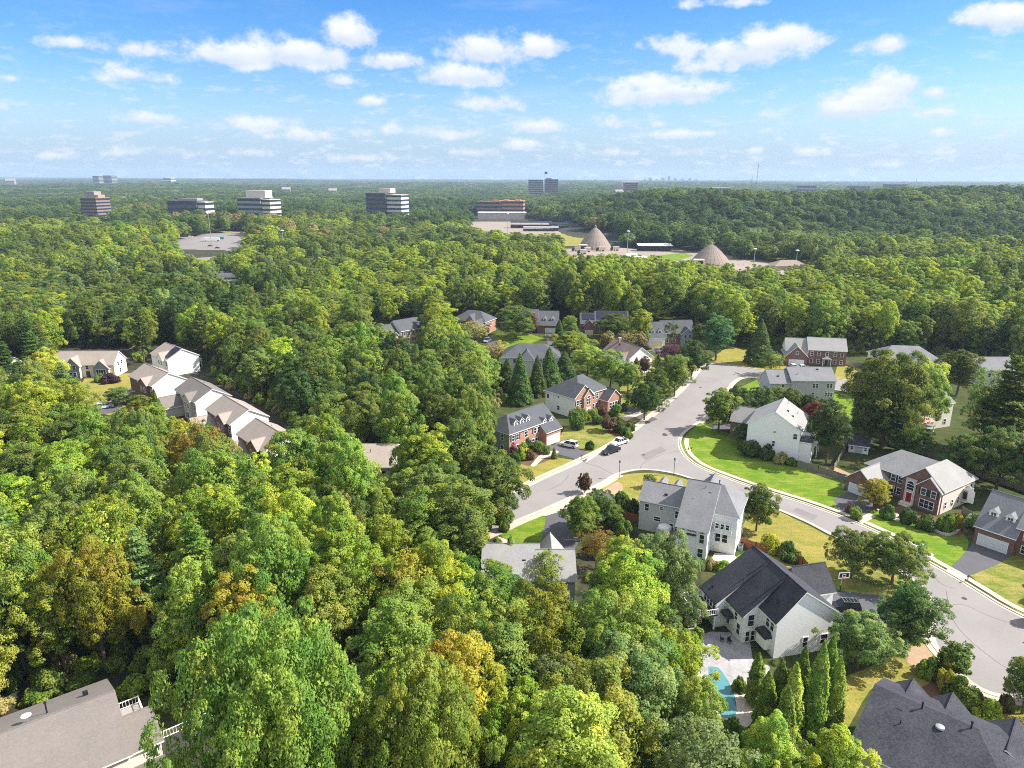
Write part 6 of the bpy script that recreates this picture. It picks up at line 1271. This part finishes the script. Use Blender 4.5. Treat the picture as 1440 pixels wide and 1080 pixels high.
# everything farther, and what is left over, as stuff
def points_object(name, X, Y, Z, idx, scl, rot, colname, protos):
    me = bpy.data.meshes.new(name); n = len(X); me.vertices.add(n); me.vertices.foreach_set("co", np.stack([X, Y, Z], -1).ravel().astype(np.float32))
    a = me.attributes.new("idx", "INT", "POINT"); a.data.foreach_set("value", idx.astype(np.int32))
    a = me.attributes.new("scl", "FLOAT_VECTOR", "POINT"); a.data.foreach_set("vector", scl.ravel().astype(np.float32))
    a = me.attributes.new("rot", "FLOAT_VECTOR", "POINT"); a.data.foreach_set("vector", rot.ravel().astype(np.float32))
    o = link(name, me); o["kind"] = "stuff"
    c = bpy.data.collections.new(colname)
    for k, (mesh, colr) in enumerate(protos):
        p = bpy.data.objects.new("%s_%03d" % (colname, k), mesh); p.material_slots[0].link = "OBJECT"; p.material_slots[0].material = LEAFC(colr); c.objects.link(p)
    g = bpy.data.node_groups.new(name, "GeometryNodeTree"); g.interface.new_socket("Geometry", in_out="INPUT", socket_type="NodeSocketGeometry"); g.interface.new_socket("Geometry", in_out="OUTPUT", socket_type="NodeSocketGeometry")
    gi = g.nodes.new("NodeGroupInput"); go = g.nodes.new("NodeGroupOutput"); ip = g.nodes.new("GeometryNodeInstanceOnPoints"); ci = g.nodes.new("GeometryNodeCollectionInfo")
    ci.inputs["Collection"].default_value = c; ci.inputs["Separate Children"].default_value = True; ci.inputs["Reset Children"].default_value = True; ip.inputs["Pick Instance"].default_value = True
    def attr(nm, ty):
        q = g.nodes.new("GeometryNodeInputNamedAttribute"); q.data_type = ty; q.inputs["Name"].default_value = nm
        return next(s for s in q.outputs if s.enabled and s.name == "Attribute")
    g.links.new(gi.outputs[0], ip.inputs["Points"]); g.links.new(ci.outputs[0], ip.inputs["Instance"])
    g.links.new(attr("idx", "INT"), ip.inputs["Instance Index"]); g.links.new(attr("scl", "FLOAT_VECTOR"), ip.inputs["Scale"]); g.links.new(attr("rot", "FLOAT_VECTOR"), ip.inputs["Rotation"])
    g.links.new(ip.outputs[0], go.inputs[0]); o.modifiers.new("scatter", "NODES").node_group = g
    return o
MIDC = ["dark green", "mid green", "olive green", "yellow green", "bright green", "golden", "grey green", "tan"]
FARP = []
for cn in MIDC:
    for kd in ("round0", "round2", "tall1", "pine0" if cn in ("dark green", "grey green") else "wide1"): FARP.append((PR[kd][0], CO[cn], PR[kd][2], PR[kd][3]))
def idx_for(colour_i, rg, n): return colour_i * 4 + rg.integers(0, 4, n)
AX, AY, AR, AH, AI = [P[rest, 0]], [P[rest, 1]], [rad[rest]], [hg[rest]], []
rg = np.random.default_rng(21)
def pick(x, y, px, py, rg):
    n = len(x); f = np.sin(x / 47 + 1) + np.sin(y / 61 + x / 130) + rg.normal(size=n) * .6
    ci = np.select([f < -1.7, f < -.6, f < .2, f < 1.3, f < 2.3], [0, 1, 2, 3, 4], 5)
    hill = (x > 30) & (y > 640); ci = np.where(hill, np.select([f < .5, f < 1.0, f < 1.7], [0, 1, 6], 2), ci)
    far = y > 900; ci = np.where(far, np.select([f < .6, f < 1.5], [0, 1], 2), ci)
    brown = (rg.random(n) < .5) & (y > 560) & (y < 1300) & (x < 120) & (np.sin(x / 70 + 4) * np.sin(y / 90) > .35) & (rg.random(n) < .5); ci = np.where(brown, np.where(rg.random(n) < .5, 7, 2), ci)
    wl = (y < 520) & (x > -110); ci = np.where(wl, rng.choice([3, 3, 4, 3, 1, 4, 2], n), ci); left = (x < -140) & (y < 620); ci = np.where(left & (rg.random(n) < .35), rg.choice([0, 1, 6], n), ci)
    return ci
AI.append(idx_for(pick(P[rest, 0], P[rest, 1], 0, 0, rg), rg, len(rest)))
for y0, y1, sp, sd, rr, hh in ((285, 620, 9.2, 31, (4.2, 7.8), (12, 22)), (620, 1000, 12.5, 32, (5.5, 11), (12, 25)), (1000, 1700, 15, 33, (6.5, 12), (12, 25)), (1700, 3200, 21, 34, (10, 15), (14, 21)), (3200, 6200, 44, 35, (20, 32), (15, 24)), (6200, 11000, 95, 36, (45, 70), (17, 30))):
    p, g_ = candidates(y0, y1, sp, sd, .78); n = len(p); r = g_.uniform(*rr, n); h_ = g_.uniform(*hh, n); z = terrain(p[:, 0], p[:, 1])
    wall_ = (p[:, 1] < 470) & (p[:, 0] > -60); h_ = np.where(wall_, g_.uniform(18, 27, n), h_); h_ *= .9 + .22 * np.sin(p[:, 0] / (y0 * .11)) * np.sin(p[:, 1] / (y0 * .16))
    o_ = (g_.random(n) > .06) & hidden_ok(p[:, 0], p[:, 1], z, r, h_, OPEN + FAROPEN if y0 < 3000 else FAROPEN[-6:], .75)
    for a, b, q in FP: o_ &= np.hypot(p[:, 0] - a, p[:, 1] - b) > q + 3.5
    if y0 == 285 and len(FT): o_ &= (np.hypot(p[:, 0][:, None] - FT[:, 0], p[:, 1][:, None] - FT[:, 1]) > .55 * (FT[:, 2] + r[:, None])).all(1)
    for (bx, by, bw) in BLD: o_ &= np.hypot(p[:, 0] - bx, p[:, 1] - by) > bw
    p, r, h_ = p[o_], r[o_], h_[o_]
    ii = idx_for(pick(p[:, 0], p[:, 1], 0, 0, g_), g_, len(p)); wl_ = (p[:, 1] < 520) & (p[:, 0] > -110); ii = np.where(wl_ & (g_.random(len(p)) < .7), ii // 4 * 4 + 2, ii)
    AX.append(p[:, 0]); AY.append(p[:, 1]); AR.append(r); AH.append(h_); AI.append(ii)
X_, Y_, R2, H2, I2 = map(np.concatenate, (AX, AY, AR, AH, AI)); I2 = np.clip(I2, 0, len(FARP) - 1)
r0 = np.array([f[2] for f in FARP])[I2]; h0 = np.array([f[3] for f in FARP])[I2]; n = len(X_)
S_ = np.stack([R2 / r0, R2 / r0, H2 / h0], -1); Ro = np.stack([np.zeros(n), np.zeros(n), np.random.default_rng(3).uniform(0, 6.28, n)], -1)
points_object("woods", X_, Y_, terrain(X_, Y_) - .3, I2, S_, Ro, "wood_tree", [(f[0], f[1]) for f in FARP])
# low growth under the near trees
p, g_ = candidates(45, 330, 3.6, 41, .78); n = len(p); r = g_.uniform(1.2, 2.6, n); h_ = g_.uniform(1.2, 4.2, n)
o_ = hidden_ok(p[:, 0], p[:, 1], 0 * r, r, h_, OPEN, 1.)
for a, b, q in FP: o_ &= np.hypot(p[:, 0] - a, p[:, 1] - b) > q + 1
p, r, h_ = p[o_], r[o_], h_[o_]; n = len(p)
points_object("undergrowth", p[:, 0], p[:, 1], terrain(p[:, 0], p[:, 1]) - .1, g_.integers(0, 8, n), np.stack([r, r, h_ / 1.3], -1), np.stack([0 * r, 0 * r, g_.uniform(0, 6.28, n)], -1), "understorey_shrub", [(PR["bush%d" % (k % 4)][0], CO[c]) for k, c in enumerate(["bright green", "mid green", "yellow green", "olive green", "mid green", "tan", "bright green", "olive green"])])
# ------------------------------------------------------------------ sun, sky, air
SUN_AZ = (0.998, 0.05); SUN_EL = RAD(43)
sd = Vector((SUN_AZ[0] * math.cos(SUN_EL), SUN_AZ[1] * math.cos(SUN_EL), math.sin(SUN_EL))).normalized()
sl = bpy.data.lights.new("sun", "SUN"); sl.energy = 4.8; sl.angle = RAD(.53); sl.color = (1, .95, .88)
so = bpy.data.objects.new("sun", sl); COL.objects.link(so); so.rotation_euler = sd.to_track_quat("Z", "Y").to_euler()
W = bpy.data.worlds.new("World"); SC.world = W; W.use_nodes = True; nt = W.node_tree; bg = nt.nodes["Background"]; bg.inputs[1].default_value = .079
sk = N(nt, "ShaderNodeTexSky", sky_type="NISHITA", sun_disc=False, sun_elevation=SUN_EL, sun_rotation=math.atan2(SUN_AZ[0], SUN_AZ[1]), air_density=1.0, dust_density=.6, ozone_density=2.0)
def Mth(op, a=None, b=None, **k):
    n = N(nt, "ShaderNodeMath", operation=op, **k)
    for i, s in enumerate((a, b)):
        if s is None: continue
        if isinstance(s, (int, float)): n.inputs[i].default_value = s
        else: L(nt, s, n.inputs[i])
    return n.outputs[0]
tc = N(nt, "ShaderNodeTexCoord"); sp = N(nt, "ShaderNodeSeparateXYZ"); L(nt, tc.outputs["Generated"], sp.inputs[0])
az = Mth("ARCTAN2", sp.outputs[0], sp.outputs[1]); el = Mth("ARCSINE", sp.outputs[2])
cb = N(nt, "ShaderNodeCombineXYZ"); L(nt, az, cb.inputs[0]); L(nt, el, cb.inputs[1])
def noise(sx, sy, scale, det, rough=.6, off=0):
    mp = N(nt, "ShaderNodeMapping"); mp.inputs["Scale"].default_value = (sx, sy, 1); mp.inputs["Location"].default_value = (off, off * .7, off); L(nt, cb.outputs[0], mp.inputs[0])
    n = N(nt, "ShaderNodeTexNoise", i_Scale=scale, i_Detail=det, i_Roughness=rough); L(nt, mp.outputs[0], n.inputs["Vector"]); return n.outputs[0]
n_edge = noise(1, 1.3, 26, 8, .62); n_big = noise(1, 1.5, 9, 4, .55, 3.1)
# the clouds of that day, each by its bearing, elevation and extent
CL = [(100, 62, 42, 14, .75), (185, 108, 45, 16, .7), (212, 72, 32, 14, .6), (222, 168, 36, 14, 1.), (330, 82, 62, 26, 1.05), (415, 78, 68, 30, 1.05), (490, 52, 40, 30, 1.1), (555, 88, 40, 16, .85), (482, 115, 22, 10, .7), (516, 144, 20, 11, .95), (650, 108, 60, 22, 1.1), (690, 74, 60, 28, 1.05), (752, 70, 38, 22, .95), (690, 148, 42, 14, .7), (750, 180, 32, 13, .9), (742, 205, 34, 11, .85), (980, 68, 60, 20, .7), (1040, 78, 70, 34, 1.1), (1082, 60, 62, 28, 1.1), (1000, 95, 50, 14, .7), (930, 134, 92, 26, 1.05), (905, 118, 40, 18, .9), (985, 130, 50, 20, .9), (965, 190, 66, 10, .9), (882, 172, 36, 14, .6), (925, 176, 12, 7, .8), (1075, 162, 30, 14, .7), (1245, 66, 42, 20, .75), (1200, 156, 66, 22, 1.05), (1262, 122, 36, 28, 1.0), (1225, 140, 50, 22, 1.0), (1320, 160, 26, 11, .8), (1312, 132, 30, 14, .7), (1324, 186, 18, 9, .7), (1400, 24, 50, 30, 1.05), (1430, 30, 40, 30, 1.0), (1030, 4, 60, 10, .6), (370, 178, 70, 17, .75), (430, 190, 50, 14, .7), (-10, 150, 20, 12, .9), (15, 110, 26, 9, .6), (560, 185, 90, 14, .55), (650, 190, 40, 12, .65), (1060, 212, 14, 7, .8), (1140, 215, 22, 9, .7), (1320, 215, 26, 7, .6), (660, 215, 40, 10, .65), (960, 215, 30, 8, .5), (80, 220, 40, 8, .6), (230, 215, 90, 9, .45), (880, 215, 60, 9, .5), (1230, 232, 60, 8, .45), (1420, 235, 40, 9, .5), (500, 222, 60, 9, .5), (340, 215, 60, 9, .5)]
best = None; foot = None
for px, py, w, h, k in CL:
    d = ray(px, py).normalized(); a0, e0 = math.atan2(d.x, d.y), math.asin(d.z); k1 = ray(px + w, py).normalized(); aw = 1.18 * abs(math.atan2(k1.x, k1.y) - a0); k2 = ray(px, py - h).normalized(); eh = abs(math.asin(k2.z) - e0)
    dx = Mth("DIVIDE", Mth("SUBTRACT", az, a0), aw); dy = Mth("DIVIDE", Mth("SUBTRACT", el, e0), eh)
    dy2 = Mth("MAXIMUM", dy, Mth("MULTIPLY", dy, -1.7))
    r = Mth("SQRT", Mth("ADD", Mth("MULTIPLY", dx, dx), Mth("MULTIPLY", dy2, dy2)))
    v = Mth("MULTIPLY", Mth("SUBTRACT", 1.0, r), k); v = Mth("ADD", v, (k - 1) * .35)
    best = v if best is None else Mth("SMOOTH_MAX", best, v, i_2=.25)
    t_ = Mth("MULTIPLY", Mth("MAXIMUM", v, 0), dy); foot = t_ if foot is None else Mth("ADD", foot, t_)
m = Mth("ADD", best, Mth("MULTIPLY", Mth("SUBTRACT", n_edge, .5), 2.5)); m = Mth("ADD", m, Mth("MULTIPLY", Mth("SUBTRACT", n_big, .5), 1.1))
mr = N(nt, "ShaderNodeMapRange", interpolation_type="SMOOTHSTEP", i_1=-.24, i_2=.56); L(nt, m, mr.inputs[0]); dens = mr.outputs[0]
# thin veil and the row of little clouds low over the horizon
n_low = noise(1, 3.2, 34, 8, .65, 7.7); n_veil = noise(1, 5, 5, 6, .6, 1.3)
low = N(nt, "ShaderNodeMapRange", i_1=.20, i_2=.02); L(nt, el, low.inputs[0])
lo2 = N(nt, "ShaderNodeMapRange", interpolation_type="SMOOTHSTEP", i_1=.5, i_2=.68, i_3=0., i_4=.75); L(nt, n_low, lo2.inputs[0])
ve = N(nt, "ShaderNodeMapRange", interpolation_type="SMOOTHSTEP", i_1=.54, i_2=.84, i_3=0., i_4=.25); L(nt, n_veil, ve.inputs[0])
low_d = Mth("MULTIPLY", low.outputs[0], lo2.outputs[0])
tot = Mth("MAXIMUM", dens, Mth("MAXIMUM", low_d, ve.outputs[0])); tot = Mth("MULTIPLY", tot, .96)
# broken cloud added overhead and behind, out of view, to brighten the shade
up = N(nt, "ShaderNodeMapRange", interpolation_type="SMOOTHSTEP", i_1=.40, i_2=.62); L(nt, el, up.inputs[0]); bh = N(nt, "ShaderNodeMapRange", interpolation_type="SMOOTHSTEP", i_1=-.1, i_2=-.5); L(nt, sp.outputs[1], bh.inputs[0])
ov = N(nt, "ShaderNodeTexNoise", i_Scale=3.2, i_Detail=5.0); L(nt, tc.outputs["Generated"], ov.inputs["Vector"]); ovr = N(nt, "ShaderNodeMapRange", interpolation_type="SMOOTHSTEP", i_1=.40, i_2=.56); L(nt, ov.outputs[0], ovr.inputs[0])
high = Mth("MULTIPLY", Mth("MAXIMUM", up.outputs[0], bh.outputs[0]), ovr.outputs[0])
hs = N(nt, "ShaderNodeHueSaturation", i_Saturation=1.5, i_Value=1.0); L(nt, sk.outputs[0], hs.inputs["Color"])
tint = N(nt, "ShaderNodeMix", data_type="RGBA", blend_type="MULTIPLY", i_0=1.0); L(nt, hs.outputs[0], tint.inputs[6]); tint.inputs[7].default_value = (.92, .98, 1.2, 1)
sh = N(nt, "ShaderNodeMapRange", i_1=-.15, i_2=.5, i_3=0., i_4=1.); L(nt, Mth("ADD", foot, Mth("MULTIPLY", Mth("SUBTRACT", n_edge, .5), .9)), sh.inputs[0])
cc = N(nt, "ShaderNodeMix", data_type="RGBA"); L(nt, sh.outputs[0], cc.inputs[0]); cc.inputs[6].default_value = (4.7, 5.25, 6.1, 1); cc.inputs[7].default_value = (7.1, 7.1, 7.15, 1)
fin = N(nt, "ShaderNodeMix", data_type="RGBA"); L(nt, tot, fin.inputs[0])
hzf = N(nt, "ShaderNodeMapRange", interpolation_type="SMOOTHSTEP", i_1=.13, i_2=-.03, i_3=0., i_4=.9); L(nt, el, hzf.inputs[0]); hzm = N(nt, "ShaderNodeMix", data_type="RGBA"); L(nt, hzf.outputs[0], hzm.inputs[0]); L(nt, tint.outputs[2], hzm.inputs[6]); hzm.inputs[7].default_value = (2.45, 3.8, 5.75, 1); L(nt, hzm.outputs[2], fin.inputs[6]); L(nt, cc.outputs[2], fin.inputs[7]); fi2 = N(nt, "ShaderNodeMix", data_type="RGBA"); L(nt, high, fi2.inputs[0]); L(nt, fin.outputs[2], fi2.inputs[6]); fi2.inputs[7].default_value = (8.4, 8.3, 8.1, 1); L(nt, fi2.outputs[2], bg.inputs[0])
# the air: one even box of haze round everything
b = MB(); b.box(-11000, 11000, -400, 11500, -8, 172, "white"); hz = b.build("haze"); hz["kind"] = "stuff"
hm = bpy.data.materials.new("haze_air"); hm.use_nodes = True; h_ = hm.node_tree; h_.nodes.clear(); vo = h_.nodes.new("ShaderNodeVolumePrincipled"); vo.inputs["Color"].default_value = (.62, .80, 1., 1); vo.inputs["Density"].default_value = 8e-5; vo.inputs["Anisotropy"].default_value = .1
ou = h_.nodes.new("ShaderNodeOutputMaterial"); h_.links.new(vo.outputs[0], ou.inputs["Volume"]); hz.data.materials.clear(); hz.data.materials.append(hm)
# ------------------------------------------------------------------ picture settings
SC.render.engine = "CYCLES"; SC.view_settings.view_transform = "Standard"; SC.view_settings.look = "None"; SC.view_settings.gamma = 1; SC.view_settings.exposure = 1.0
c = SC.cycles; c.max_bounces = 5; c.diffuse_bounces = 3; c.glossy_bounces = 2; c.transmission_bounces = 3; c.transparent_max_bounces = 6; c.volume_bounces = 0
c.use_denoising = False; c.denoiser = "OPENIMAGEDENOISE"; c.denoising_input_passes = "RGB_ALBEDO_NORMAL"; c.denoising_prefilter = "ACCURATE"; c.sample_clamp_indirect = 4; c.filter_width = 1.0; c.use_adaptive_sampling = False
